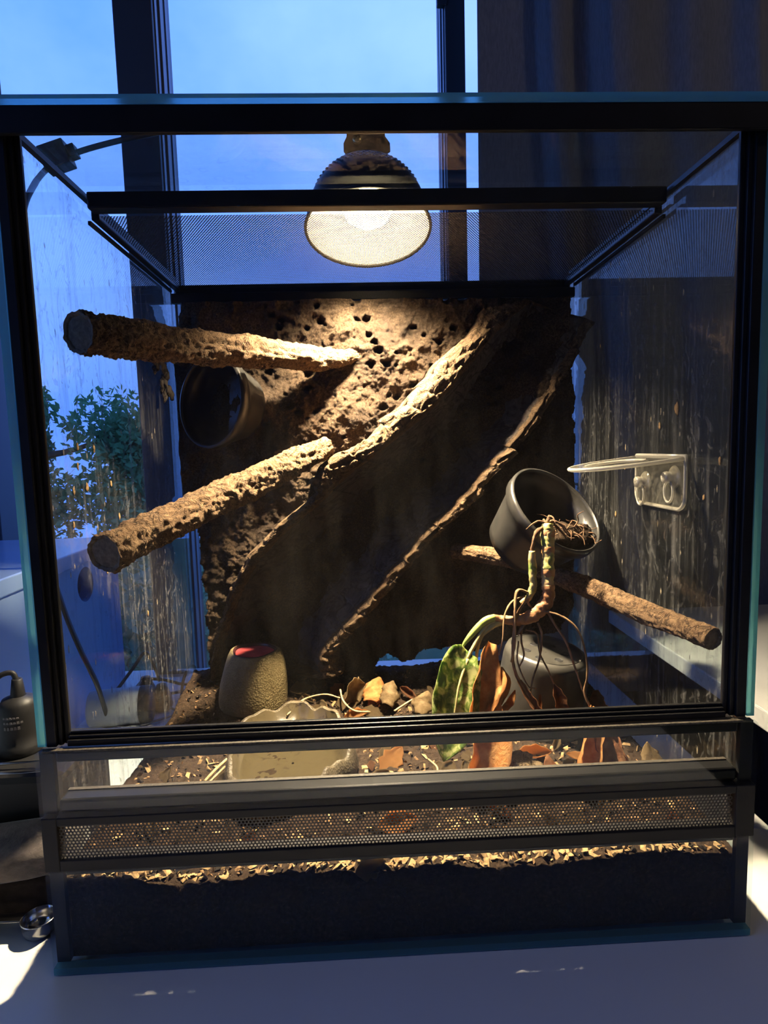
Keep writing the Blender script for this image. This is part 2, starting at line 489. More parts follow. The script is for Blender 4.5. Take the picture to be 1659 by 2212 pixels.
# ------------------------------------------------------------------ outside the window
LEAFG = pbr('tree_leaf', (0.13, 0.30, 0.12), 0.6, 0.3, var=0.5, vscale=1.2, trans=0.35)
LEAFH = pbr('hedge_leaf', (0.16, 0.32, 0.18), 0.6, 0.3, var=0.4, vscale=1.5, trans=0.3)
TRUNK = pbr('trunk_bark', (0.05, 0.04, 0.03), 0.9, 0.2, var=0.3, vscale=6)
LAWN = pbr('lawn', (0.06, 0.13, 0.06), 0.95, 0.1, var=0.3, vscale=1.5)
structure(box_obj('ground', (-14, -14, -2.6), (14, 20, -2.5), LAWN))
def leaf_cloud(rnd, blobs, count, size):
    v = []; f = []
    for _ in range(count):
        c, r = blobs[rnd.randrange(len(blobs))]
        d = Vector((rnd.gauss(0, 1), rnd.gauss(0, 1), rnd.gauss(0, 1))).normalized() * (r * rnd.random() ** 0.45)
        p = Vector(c) + d
        a = Vector((rnd.uniform(-1, 1), rnd.uniform(-1, 1), rnd.uniform(-1, 1))).normalized()
        b = a.cross(Vector((rnd.uniform(-1, 1), rnd.uniform(-1, 1), rnd.uniform(-1, 1)))).normalized()
        s = size * rnd.uniform(0.6, 1.3); n = len(v)
        v += [p - a * s, p + b * s * 0.45, p + a * s, p - b * s * 0.45]
        f.append([n, n + 1, n + 2, n + 3])
    return v, f
def tree(x, y, top, spread, seed, label, count=26000):
    rnd = random.Random(seed)
    t = empty('broadleaf_tree', (x, y, -2.5), label, 'tree')
    blobs = []
    for _ in range(26):
        h = rnd.uniform(-2.1, top - 0.25)
        w = spread * (1.0 - 0.55 * max(0, (h - top + 1.4)) / 1.4)
        blobs.append(((x + rnd.uniform(-w, w), y + rnd.uniform(-0.7, 0.7), h), rnd.uniform(0.28, 0.5)))
    blobs.append(((x, y, top - 0.35), 0.4))
    pts = catmull([(x, y, -2.5), (x + 0.1, y, -1.2), (x - 0.08, y + 0.05, -0.2), (x + 0.05, y, top - 0.5)], 16)
    v, f = tube(pts, [0.16 - 0.12 * i / 16 for i in range(17)], 10)
    tr = wpart('trunk', v, f, TRUNK, t, True)
    for _ in range(7):
        c, r = blobs[rnd.randrange(len(blobs))]; b = pts[rnd.randrange(7, 15)]
        v, f = tube(catmull([b, tuple((p + q) / 2 + rnd.uniform(-.1, .1) for p, q in zip(b, c)), c], 6), [0.045 - 0.005 * i for i in range(7)], 6)
        wpart('limb', v, f, TRUNK, tr, True)
    v, f = leaf_cloud(rnd, blobs, count, 0.05)
    fo = wpart('foliage', v, f, LEAFG, t); fo['kind'] = 'stuff'
    return t
tree(-3.3, 6.0, 1.15, 1.5, 3, 'leafy tree seen through the dirty left glass of the tank, beside the window post')
tree(-7.6, 8.6, 1.95, 1.3, 7, 'taller leafy tree farthest left beyond the window')
tree(-0.2, 8.5, 0.85, 1.3, 11, 'leafy tree beyond the window, behind the bark panel of the tank')
hg = empty('garden_hedge', (-2.4, 4.0, -2.5), 'green hedge outside below the trees', 'hedge')
hv, hf = [], []
rnd = random.Random(5)
v, f = leaf_cloud(rnd, [((x * 0.35 - 4.6, 4.0 + rnd.uniform(-.1, .1), z * 0.4 - 2.3 + rnd.uniform(-.06, .06)), 0.33) for x in range(15) for z in range(5)], 9000, 0.07)
fo = wpart('foliage', v, f, LEAFH, hg); fo['kind'] = 'stuff'
for k in range(8):
    v, f = tube(catmull([(-4.4 + k * 0.6, 4.0, -2.5), (-4.35 + k * 0.6, 4.02, -1.6), (-4.4 + k * 0.6, 3.98, -0.9)], 6), 0.03, 6)
    wpart('stem', v, f, TRUNK, hg, True)

# ------------------------------------------------------------------ unseen ceiling lamp, added for neutral fill light
cl_ = empty('fill_ceiling_lamp', (1.60, -0.70, 1.95), 'unseen round ceiling lamp added behind the viewer for neutral fill light', 'lamp')
v, f = lathe([(0.0005, 0.0), (0.06, 0.0), (0.06, -0.03), (0.05, -0.04)], 40, (1.60, -0.70, 1.95), (0, 0, 1)); wpart('mount', v, f, WHITE2, cl_, True)
gt = NT('lit_globe'); ge = gt.n('ShaderNodeEmission'); ge.inputs[0].default_value = (1.0, 0.84, 0.68, 1); ge.inputs[1].default_value = 17.0
v, f = lathe([(max(0.0005, 0.11 * math.sin(PI * k / 16)), -0.04 - 0.11 + 0.11 * math.cos(PI * k / 16)) for k in range(17)], 32, (1.60, -0.70, 1.95), (0, 0, 1)); wpart('globe', v, f, gt.done(ge.outputs[0]), cl_, True)

# ================================================================== TERRARIUM
W, H, D, G = 0.45, 0.5226, 0.335, 0.0048
T = empty('terrarium', (W / 2, D / 2, 0.0), 'tall glass terrarium with black framed front door and mesh lid', 'terrarium')
# panes
bp = pane('bottom_pane', (0.001, 0.006, 0.0012), (W - 0.001, D, 0.0052), G_CLEAR, T)
box_obj('front_edge', (0.0, 0.0, 0.0012), (W, 0.006, 0.0056), G_EDGE, bp)
for nm, x0, x1 in (('left', 0.0, G), ('right', W - G, W)):
    sp = pane('side_pane', (x0, 0.010, 0.0056), (x1, D, 0.516), G_CLEAR, T)
    sp.data.materials.append(G_SIDE); sp.data.polygons[3 if nm == 'left' else 5].material_index = 1
    sp['label'] = 'water-stained %s side glass' % nm
    box_obj('front_edge', (x0, 0.0046, 0.150), (x1, 0.010, 0.516), G_EDGE, sp)
    # black seal along the upper edge, inside
    xi = G if nm == 'left' else W - G - 0.004
    box_obj('seal', (xi, 0.016, 0.5135), (xi + 0.004, D - 0.006, 0.5172), BLACK, sp)
pane('back_pane', (G, D - G, 0.0056), (W - G, D, 0.505), G_CLEAR, T)
fu = pane('front_pane', (0.0, 0.0, 0.1062), (W, 0.0045, 0.1475), G_CLEAR, T, 2, G_LOW)
fl = pane('front_pane', (0.0, 0.0, 0.0058), (W, 0.0045, 0.0702), G_CLEAR, T, 2, G_LOW)
fl['label'] = 'low glass pane holding back the soil'
for (z0, z1, p) in ((0.1062, 0.1475, fu), (0.0058, 0.0702, fl)):
    for (x0, x1) in ((0.0003, 0.0085), (W - 0.0085, W - 0.0003)):
        box_obj('black_edge', (x0, 0.0046, z0 + 0.0005), (x1, 0.0085, z1 - 0.0005), BLACKMATTE, p)
# rails behind the low panes
tr = box_obj('door_track', (0.0095, 0.0046, 0.1392), (W - 0.0095, 0.020, 0.1470), BLACK, T, 0.0018)
box_obj('dusty_ledge', (0.004, 0.0008, 0.1476), (W - 0.004, 0.0046, 0.1490), DUSTY, T, 0.0004)
box_obj('rail', (0.0095, 0.0046, 0.1064), (W - 0.0095, 0.018, 0.1150), BLACK, T, 0.0018)
box_obj('dusty_ledge', (0.0105, 0.0150, 0.11505), (W - 0.0105, 0.0178, 0.1158), DUSTY, T)
box_obj('rail', (0.0095, 0.0046, 0.0646), (W - 0.0095, 0.016, 0.0700), BLACK, T, 0.0016)

# perforated sheet: triangular pitch, round-ish holes
def perforated(nx, ny, pitch, hole, thick=0.0005, sides=6, z=0.0):
    """returns verts/faces in a local x-y sheet, hexagonal cells with hexagonal holes"""
    v = []; f = []
    R_ = pitch / math.sqrt(3); dy = pitch * math.sqrt(3) / 2
    for j in range(ny):
        for i in range(nx):
            cx = i * pitch + (pitch / 2 if j % 2 else 0); cy = j * dy; b = len(v)
            for k in range(6):
                a = PI / 6 + k * PI / 3; v.append((cx + R_ * math.cos(a), cy + R_ * math.sin(a), z))
            for k in range(6):
                a = PI / 6 + k * PI / 3; v.append((cx + hole * math.cos(a), cy + hole * math.sin(a), z))
            for k in range(6):
                m = (k + 1) % 6; f.append([b + k, b + m, b + 6 + m, b + 6 + k])
    return v, f

# ventilation strip in the front
vent = box_obj('vent_frame', (0.0, 0.0, 0.0706), (0.0095, 0.010, 0.1058), BLACKMATTE, T, 0.0006)
vf = MB()
vf.box((W - 0.0125, 0.0, 0.0706), (W, 0.010, 0.1058)); vf.box((0.0095, 0.0, 0.1005), (W - 0.0125, 0.010, 0.1058))
vf.box((0.0095, 0.0, 0.0706), (W - 0.0125, 0.010, 0.0780))
bevel(vf.obj('vent_frame', BLACKMATTE, T), 0.0006)
pv, pf = perforated(187, 12, 0.00228, 0.00083)
vm = [(0.0098 + x, 0.0022, 0.0785 + y) for (x, y, z) in pv]
o = wpart('vent_mesh', [p for p in vm], pf, MESHM, T); o['kind'] = 'stuff'; o['label'] = 'perforated black metal vent strip'
sm = o.modifiers.new('thick', 'SOLIDIFY'); sm.thickness = 0.0004

# door: four framed sides with stepped profile, the pane, hinge and catch
door = pane('door_glass', (0.0163, 0.0100, 0.153), (0.4331, 0.0122, 0.5120), G_CLEAR, T, 2, G_FRONT)
door['label'] = 'clear glass of the front door'
def stile(name, a, b, inward, axis):
    """three steps getting thinner towards the glass; axis 'x' for the uprights, 'z' for the rails"""
    m = MB()
    (x0, z0), (x1, z1) = a, b
    steps = ((0.0, 0.50, 0.0050), (0.50, 0.74, 0.0072), (0.74, 1.0, 0.0094))
    for s0, s1, y in steps:
        if axis == 'x':
            w = x1 - x0
            l, r = (x0 + w * s0, x0 + w * s1) if inward > 0 else (x1 - w * s1, x1 - w * s0)
            m.box((l, y, z0), (r, 0.0125, z1))
        else:
            h = z1 - z0
            l, r = (z0 + h * s0, z0 + h * s1) if inward > 0 else (z1 - h * s1, z1 - h * s0)
            m.box((x0, y, l), (x1, 0.0125, r))
    o = m.obj(name, BLACK, T); bevel(o, 0.0007, 2); return o
stile('door_stile', (G + 0.0002, 0.1492), (0.0173, 0.5165), 1, 'x')
stile('door_stile', (0.4321, 0.1492), (W - G - 0.0002, 0.5165), -1, 'x')
stile('door_rail', (0.0175, 0.1492), (0.4319, 0.1571), 1, 'z')
o = box_obj('door_rail', (0.0175, 0.0042, 0.5072), (0.4319, 0.0125, 0.5172), BLACK, T, 0.0008)

# top: front glass strip with its visible edge, cross rail, lid frame and lid mesh
YR0, YR1 = 0.110, 0.1225
tg = pane('top_pane', (0.0006, 0.006, 0.5180), (W - 0.0006, YR0 + 0.004, 0.5224), G_CLEAR, T, 0, G_TOP)
box_obj('front_edge', (-0.004, 0.0, 0.5178), (W + 0.004, 0.006, 0.5226), G_EDGE, tg)
box_obj('top_front_rail', (-0.004, 0.0005, 0.5030), (W + 0.004, 0.0041, 0.5177), BLACK, T, 0.0006)
lid = box_obj('cross_rail', (0.010, YR0, 0.5055), (W - 0.010, YR1, 0.5176), BLACK, T, 0.0015)
MZ = 0.5045
LB = D - 0.004
for (x0, x1) in ((0.0075, 0.0135), (W - 0.0135, W - 0.0075)):
    box_obj('lid_frame', (x0, YR1 + 0.0002, MZ - 0.0025), (x1, LB, MZ + 0.0045), BLACK, T, 0.0008)
box_obj('lid_frame', (0.0075, LB - 0.002, MZ - 0.006), (W - 0.0075, LB + 0.003, MZ + 0.0045), BLACK, T, 0.0008)
box_obj('back_rail', (G, LB - 0.012, MZ - 0.0165), (W - G, LB - 0.0035, MZ - 0.0065), BLACK, T, 0.001)
for (x0, x1) in ((G, 0.0074), (W - 0.0074, W - G)):
    box_obj('lid_ledge', (x0, YR1, MZ - 0.006), (x1, LB - 0.013, MZ - 0.003), BLACK, T, 0.0005)
nxl = int((W - 0.0275) / 0.00228); nyl = int((LB - 0.002 - YR1) / (0.00228 * math.sqrt(3) / 2))
pv, pf = perforated(nxl, nyl, 0.00228, 0.00075)
o = wpart('lid_mesh', [(0.0142 + x, YR1 + 0.001 + y, MZ) for (x, y, z) in pv], pf, MESHM, T); o['kind'] = 'stuff'
o['label'] = 'fine black metal mesh of the lid'
# mud and droppings stuck to the glass and mesh
rnd = random.Random(12)
MUD = pbr('dried_mud', (0.30, 0.19, 0.09), 0.9, 0.2, var=0.4, vscale=300, bump=0.4, bscale=600)
def blob(c, r, seed, sq=(1, 1, 1), n=10, m=7):
    v = []; f = []
    for i in range(m + 1):
        th = PI * i / m
        for j in range(n):
            a = 2 * PI * j / n; d = Vector((math.sin(th) * math.cos(a), math.sin(th) * math.sin(a), math.cos(th)))
            k = r * (1 + 0.45 * fbm(d * 1.6 + Vector((seed, 0, 0)), 3))
            v.append(Vector(c) + Vector((d.x * sq[0], d.y * sq[1], d.z * sq[2])) * k)
    for i in range(m):
        for j in range(n):
            k = (j + 1) % n; f.append([i * n + j, i * n + k, (i + 1) * n + k, (i + 1) * n + j])
    return v, f
mudspots = [(0.4446, 0.0983, 0.3511, 0.0038), (0.4446, 0.124, 0.3388, 0.0022), (0.4446, 0.0412, 0.3124, 0.002), (0.4446, 0.059, 0.286, 0.0018), (0.4446, 0.2462, 0.4218, 0.0016), (0.4446, 0.205, 0.2589, 0.002), (0.4446, 0.1865, 0.3034, 0.0016)]
mudleft = [(0.0054, 0.0763, 0.3334, 0.0024), (0.0054, 0.1026, 0.3318, 0.0022), (0.0054, 0.0746, 0.3195, 0.0021), (0.0054, 0.0663, 0.3032, 0.0021), (0.0054, 0.0864, 0.3045, 0.003), (0.0054, 0.1288, 0.3045, 0.002), (0.0054, 0.0623, 0.2796, 0.002), (0.0054, 0.1405, 0.2774, 0.0022), (0.0054, 0.1098, 0.2376, 0.0016), (0.0054, 0.1893, 0.1827, 0.002)]
for k, (x, y, z, r) in enumerate(mudspots + mudleft):
    v, f = blob((x, y, z), r, k * 3.7, (0.18, 0.8, 1.25))
    mud = wpart('mud_speck', v, f, MUD, T, True)

# ================================================================== CONTENTS OF THE TANK
def sstep(a, b, x):
    t = min(1, max(0, (x - a) / (b - a))); return t * t * (3 - 2 * t)
def soil_z(x, y):
    z = 0.0575 + 0.016 * sstep(0.20, 0.32, y) + 0.005 * sstep(0.08, 0.0, x) + 0.004 * fbm((x * 14, y * 14, 0.3), 3)
    z -= 0.004 * sstep(0.10, 0.02, y)
    return z
def soil_mat():
    t = NT('coco_soil'); p = t.n('ShaderNodeBsdfPrincipled'); p.inputs['Roughness'].default_value = 0.95
    p.inputs['Specular IOR Level'].default_value = 0.15
    n1 = t.noise(420, 6, 0.7); n2 = t.noise(38, 3)
    c = t.ramp(n1, [(0.28, (0.010, 0.007, 0.005)), (0.52, (0.038, 0.024, 0.015)), (0.72, (0.11, 0.072, 0.044)), (0.82, (0.26, 0.19, 0.12))])
    c = t.mixc(t.ramp(n2, [(0.4, 0.0), (0.7, 0.35)]), c, (0.035, 0.02, 0.012))
    t.l(c, p.inputs['Base Color']); t.l(t.bump(n1, 0.9, 0.003), p.inputs['Normal'])
    return t.done(p.outputs[0])
SOIL = soil_mat()
SX0, SX1, SY0, SY1 = G + 0.0004, W - G - 0.0004, 0.0090, D - G - 0.0004
nx, ny = 240, 180
sv = []; sf = []
for j in range(ny + 1):
    for i in range(nx + 1):
        x = SX0 + (SX1 - SX0) * i / nx; y = SY0 + (SY1 - SY0) * j / ny
        z = soil_z(x, y) + 0.0016 * fbm((x * 160, y * 160, 1.0), 3) + 0.0012 * noise.noise(Vector((x * 420, y * 420, 4.0)))
        sv.append((x, y, z))
for j in range(ny):
    for i in range(nx):
        a = j * (nx + 1) + i; sf.append([a, a + 1, a + nx + 2, a + nx + 1])
ringi = [i for i in range(nx + 1)] + [j * (nx + 1) + nx for j in range(1, ny + 1)] + [ny * (nx + 1) + i for i in range(nx - 1, -1, -1)] + [j * (nx + 1) for j in range(ny - 1, 0, -1)]
b0 = len(sv)
for k in ringi: sv.append((sv[k][0], sv[k][1], 0.0058))
for q in range(len(ringi)):
    r = (q + 1) % len(ringi); sf.append([ringi[q], b0 + q, b0 + r, ringi[r]])
sf.append([b0 + q for q in range(len(ringi) - 1, -1, -1)])
soil = mesh_obj('substrate', sv, sf, SOIL, None, True)
tag(soil, 'dark brown coconut soil filling the bottom of the tank', 'soil', kind='stuff')

NOGO = [(0.0808, .262, .043, .043), (0.3697, .205, .048, .048), (0.137, 0.146, 0.062, 0.094)]
def chips(name, n, seed, col, smin, smax, label, thin=0.3, y0=0.012, y1=0.31, elong=1.6):
    rnd = random.Random(seed); v = []; f = []
    for _ in range(n):
        x = rnd.uniform(SX0 + 0.004, SX1 - 0.004); y = y0 + (y1 - y0) * rnd.random() ** 1.3
        if any(math.hypot((x - zx) / zr, (y - zy) / zq) < 1 for zx, zy, zr, zq in NOGO): continue
        s = rnd.uniform(smin, smax); z = soil_z(x, y) + s * 0.25
        q = Quaternion((rnd.gauss(0, 1), rnd.gauss(0, 0.35), rnd.gauss(0, 0.35), rnd.gauss(0, 1))).normalized()
        b = len(v)
        for (a, c, d) in ((-1, -.5, 0), (1, -.3, .1), (.8, .6, -.1), (-.7, .5, .1), (0, 0, 1)):
            v.append(Vector((x, y, z)) + q @ Vector((a * s * elong * .6, c * s, d * s * thin)))
        f += [[b, b + 1, b + 4], [b + 1, b + 2, b + 4], [b + 2, b + 3, b + 4], [b + 3, b, b + 4], [b + 3, b + 2, b + 1, b]]
    o = mesh_obj(name, v, f, pbr(name + '_colour', col, 0.9, 0.2, var=0.45, vscale=260))
    tag(o, label, 'debris', kind='stuff'); return o
chips('bark_chips', 1500, 21, (0.20, 0.12, 0.06), 0.0008, 0.0026, 'brown bark chips strewn over the soil')
chips('leaf_crumbs', 900, 22, (0.32, 0.21, 0.10), 0.001, 0.0042, 'pale crumbs of broken dry leaf on the soil', 0.15)
chips('dark_crumbs', 900, 23, (0.015, 0.012, 0.010), 0.001, 0.003, 'black lumps of soil crumb lying on the surface', 0.8)
chips('front_crumbs', 380, 25, (0.30, 0.20, 0.10), 0.001, 0.0042, 'straw coloured crumbs piled against the front glass', 0.25, 0.0125, 0.03, 2.2)

# ------------------------------------------------------------------ foam background with cut-outs
OUTL = [(0.0188, 0.4904), (0.034, 0.496), (0.1691, 0.4957), (0.3218, 0.4942), (0.4329, 0.4934), (0.4397, 0.4793), (0.4369, 0.429), (0.4403, 0.3829), (0.4449, 0.3256), (0.4501, 0.2726), (0.4544, 0.2079), (0.4438, 0.1479), (0.4292, 0.114), (0.3879, 0.1045), (0.3495, 0.0948), (0.3166, 0.0905), (0.2949, 0.0964), (0.2705, 0.0957), (0.2566, 0.084), (0.243, 0.0812), (0.227, 0.0919), (0.2144, 0.0846), (0.2074, 0.0681), (0.2023, 0.0403), (0.0283, 0.0478), (0.0269, 0.0812), (0.0251, 0.1143), (0.0252, 0.1632), (0.0227, 0.2115), (0.0193, 0.2591), (0.0005, 0.2883), (-0.0012, 0.327), (-0.0014, 0.3728), (0.0054, 0.4178), (0.0112, 0.4474), (0.0157, 0.4719)]
def inside(x, z):
    c = False; n = len(OUTL); j = n - 1
    for i in range(n):
        xi, zi = OUTL[i]; xj, zj = OUTL[j]
        if (zi > z) != (zj > z) and x < (xj - xi) * (z - zi) / (zj - zi) + xi: c = not c
        j = i
    return c
PITS = []
rnd = random.Random(77)
for _ in range(90):
    PITS.append((rnd.uniform(0.10, 0.36), rnd.uniform(0.30, 0.49), rnd.uniform(0.0018, 0.0052)))
for _ in range(40):
    PITS.append((rnd.uniform(0.05, 0.42), rnd.uniform(0.10, 0.35), rnd.uniform(0.002, 0.005)))
LUMPS = [(0.1345, 0.3639, 0.035, 0.014), (0.1118, 0.3088, 0.03, 0.012), (0.3327, 0.2505, 0.03, 0.022), (0.3165, 0.214, 0.022, 0.028), (0.4118, 0.3776, 0.03, 0.012), (0.3962, 0.3268, 0.03, 0.016), (0.1785, 0.462, 0.05, 0.01), (0.243, 0.4313, 0.05, 0.012), (0.0947, 0.3749, 0.025, 0.018), (0.3479, 0.1755, 0.05, 0.006), (0.1953, 0.3624, 0.03, 0.012)]
def foam_h(x, z):
    h = 0.014 + 0.006 * fbm((x * 16, z * 16, 0.5), 3)
    r = 1.0 - abs(noise.noise(Vector((x * 55, z * 55, 7.0)))) * 2
    h += 0.0035 * r + 0.0022 * noise.noise(Vector((x * 130, z * 130, 2.0))) + 0.0016 * noise.noise(Vector((x * 300, z * 300, 3.0))) + 0.0011 * noise.noise(Vector((x * 620, z * 620, 8.0)))
    for (lx, lz, lr, lh) in LUMPS:
        d2 = ((x - lx) ** 2 + (z - lz) ** 2) / (lr * lr)
        if d2 < 4: h += lh * math.exp(-d2 * 1.6)
    for (px_, pz_, pr) in PITS:
        dx = x - px_; dz = z - pz_
        if abs(dx) < pr * 2 and abs(dz) < pr * 2:
            d = math.hypot(dx, dz * 1.25) * (1 + 0.5 * noise.noise(Vector((x * 260, z * 260, 9.0)))) / pr
            if d < 1.15: h -= 0.010 * sstep(1.15, 0.6, d)
    return max(h, 0.003)
def foam_mat():
    t = NT('coco_foam'); p = t.n('ShaderNodeBsdfPrincipled'); p.inputs['Roughness'].default_value = 0.92
    p.inputs['Specular IOR Level'].default_value = 0.2
    n1 = t.noise(480, 7, 0.78); n2 = t.noise(24, 4, 0.6)
    c = t.ramp(n1, [(0.28, (0.014, 0.009, 0.006)), (0.46, (0.062, 0.040, 0.024)), (0.70, (0.20, 0.135, 0.084))])
    c = t.mixc(t.ramp(n2, [(0.36, 0.75), (0.62, 0.0)]), c, (0.026, 0.017, 0.012))
    t.l(c, p.inputs['Base Color']); t.l(t.bump(n1, 1.0, 0.0035), p.inputs['Normal'])
    return t.done(p.outputs[0])
FOAM = foam_mat()
FX0, FX1, FZ0, FZ1 = 0.0065, 0.4435, 0.066, 0.4865
FNX, FNZ = 380, 365
FYB = D - G - 0.0006
keep = {}
fv = []; ff = []
def fidx(i, j):
    k = keep.get((i, j))
    if k is None:
        x = FX0 + (FX1 - FX0) * i / FNX; z = FZ0 + (FZ1 - FZ0) * j / FNZ
        k = len(fv); keep[(i, j)] = k; fv.append((x, FYB - foam_h(x, z), z))
    return k
cells = set()
for j in range(FNZ):
    for i in range(FNX):
        x = FX0 + (FX1 - FX0) * (i + .5) / FNX; z = FZ0 + (FZ1 - FZ0) * (j + .5) / FNZ
        wob = 0.0028 * noise.noise(Vector((x * 110, z * 110, 5.0))) + 0.0035 * noise.noise(Vector((x * 40, z * 40, 6.0)))
        if inside(x + wob, z + wob * 0.8): cells.add((i, j))
for (i, j) in cells:
    ff.append([fidx(i, j), fidx(i + 1, j), fidx(i + 1, j + 1), fidx(i, j + 1)])
backi = {}
def bidx(k):
    if k not in backi:
        backi[k] = len(fv); fv.append((fv[k][0], FYB, fv[k][2]))
    return backi[k]
for (i, j) in cells:
    for (di, dj, a, b) in ((0, -1, (i, j), (i + 1, j)), (1, 0, (i + 1, j), (i + 1, j + 1)), (0, 1, (i + 1, j + 1), (i, j + 1)), (-1, 0, (i, j + 1), (i, j))):
        if (i + di, j + dj) not in cells:
            A, B = keep[a], keep[b]; ff.append([A, bidx(A), bidx(B), B])
foam = mesh_obj('foam_background', fv, ff, FOAM, None, True)
tag(foam, 'rough brown coconut covered foam wall at the back of the tank', 'background panel')

# ------------------------------------------------------------------ bark
def bark_mat(name, light, mid, dark, scale=150, along=(1, 1, 1)):
    t = NT(name); p = t.n('ShaderNodeBsdfPrincipled'); p.inputs['Roughness'].default_value = 0.88
    p.inputs['Specular IOR Level'].default_value = 0.2
    n1 = t.noise(scale, 8, 0.72, along, dist=1.6); n2 = t.noise(scale * 0.4, 3, 0.6, along, dist=0.8)
    rdg = t.math('ABSOLUTE', t.math('SUBTRACT', n2, 0.5))
    crk = t.ramp(rdg, [(0.0, 0.0), (0.035, 1.0)])
    c = t.ramp(n1, [(0.30, dark), (0.46, mid), (0.66, light)])
    c = t.mixc(t.math('MULTIPLY', t.math('SUBTRACT', 1.0, crk), 0.7), c, dark)
    t.l(c, p.inputs['Base Color'])
    hgt = t.math('ADD', n1, t.math('MULTIPLY', crk, 0.3))
    t.l(t.bump(hgt, 1.0, 0.0026), p.inputs['Normal'])
    return t.done(p.outputs[0])
BARK = bark_mat('cork_bark', (0.20, 0.132, 0.074), (0.108, 0.067, 0.038), (0.035, 0.02, 0.012))
BARKIN = bark_mat('cork_inner_side', (0.120, 0.100, 0.090), (0.075, 0.062, 0.056), (0.022, 0.017, 0.015), 70)
BARK2 = bark_mat('stick_bark', (0.28, 0.18, 0.098), (0.145, 0.086, 0.046), (0.03, 0.018, 0.011), 190)
WOODEND = pbr('sawn_wood_end', (0.17, 0.115, 0.07), 0.9, 0.2, var=0.35, vscale=300, bump=0.4, bscale=400)

CA = catmull([(0.3886, 0.306, 0.4797), (0.3526, 0.286, 0.4502), (0.3123, 0.268, 0.4049), (0.2716, 0.256, 0.363), (0.2218, 0.25, 0.3253), (0.1857, 0.25, 0.2994), (0.1625, 0.253, 0.2775), (0.1394, 0.262, 0.2583), (0.1102, 0.267, 0.2345), (0.084, 0.272, 0.2051), (0.0646, 0.282, 0.1674), (0.0477, 0.29, 0.1247), (0.0361, 0.294, 0.0765)], 240)
CB = catmull([(0.455, 0.318, 0.4626), (0.4246, 0.304, 0.4062), (0.3818, 0.286, 0.3476), (0.3423, 0.271, 0.3037), (0.3032, 0.262, 0.2658), (0.2709, 0.258, 0.2369), (0.2363, 0.256, 0.201), (0.2041, 0.254, 0.1636), (0.1768, 0.253, 0.1354), (0.1595, 0.252, 0.1167), (0.1546, 0.252, 0.089)], 240)
bv = []; bf = []; inner_rows = []
NI, NRB, NBK, NRA = 34, 8, 6, 16
NL = NI + NRB + NBK + NRA
for i in range(241):
    u = i / 240
    A = Vector(CA[i]); B = Vector(CB[i])
    jag = 0.006 * fbm((u * 34, 1.0, 0), 4)
    A += Vector((jag, 0, jag * 0.6)); jb = 0.007 * fbm((u * 40, 9.0, 0), 4); B += Vector((jb, 0, jb * .4))
    ax = (B - A); ax.y = 0; axn = ax.normalized()
    tA = 0.026 if u < 0.44 else 0.026 - 0.017 * sstep(0.44, 0.50, u)
    tA *= 1 + 0.35 * fbm((u * 14, 4.0, 0), 2)
    tA *= 0.35 + 0.65 * sstep(0.0, 0.06, u)
    tB = 0.011 * (1 + 0.4 * fbm((u * 14, 6.0, 0), 2)) * (1 + 1.2 * sstep(0.9, 0.98, u))
    ring = []
    for k in range(NI):
        v_ = k / (NI - 1); p = A.lerp(B, v_)
        back = 0.3215
        p.y = p.y + (back - p.y) * (math.sin(PI * v_) ** 0.62)
        p.y -= 0.004 * fbm((u * 11 - v_ * 2, v_ * 8, 3.0), 5) + 0.0016 * noise.noise(Vector((u * 70, v_ * 30, 1.0)))
        ring.append(p)
    Bo = B + axn * tB + Vector((0, 0.006, 0)); Ao = A - axn * tA + Vector((0, 0.005, 0))
    for k in range(NRB):
        s = (k + 1) / (NRB + 1); p = B.lerp(Bo, s); p.y -= 0.0012 * math.sin(PI * s) + 0.0045 * fbm((u * 60, s * 3, 8.0), 4); ring.append(p)
    for k in range(NBK):
        s = k / (NBK - 1); p = Bo.lerp(Ao, s); p.y = 0.3265 if 0 < k < NBK - 1 else 0.322; ring.append(p)
    for k in range(NRA):
        s = (k + 1) / (NRA + 1); p = Ao.lerp(A, s); p.y -= 0.005 * math.sin(PI * s)
        d = fbm((u * 46 + 0.7 * s, s * 4.5, 2.0), 4); st = abs(((u * 70 + 3 * noise.noise(Vector((u * 30, s * 4, 0)))) % 1.0) - .5)
        d2 = noise.noise(Vector((u * 150, s * 9, 5.0))); d3 = fbm((p.x * 210, p.z * 210, 4.0), 3); p.y -= 0.0026 * d + 0.0006 * st + 0.0016 * d2 + 0.0026 * d3; p.z += 0.0012 * d + 0.0018 * d3; ring.append(p)
    bv += ring
for i in range(240):
    for k in range(NL):
        m = (k + 1) % NL; bf.append([i * NL + k, i * NL + m, (i + 1) * NL + m, (i + 1) * NL + k])
for base, rev in ((0, True), (240 * NL, False)):
    c = len(bv); bv.append(sum((bv[base + k] for k in range(NL)), Vector()) / NL)
    for k in range(NL):
        m = (k + 1) % NL; bf.append([c, base + m, base + k] if rev else [c, base + k, base + m])
slab = mesh_obj('cork_bark_slab', bv, bf, BARK, None, True)
slab.data.materials.append(BARKIN)
for pi_, poly in enumerate(slab.data.polygons):
    if pi_ < 240 * NL and (pi_ % NL) < NI - 2 and (pi_ % NL) > 0: poly.material_index = 1
tag(slab, 'long hollow slab of cork bark leaning diagonally across the back wall', 'bark')

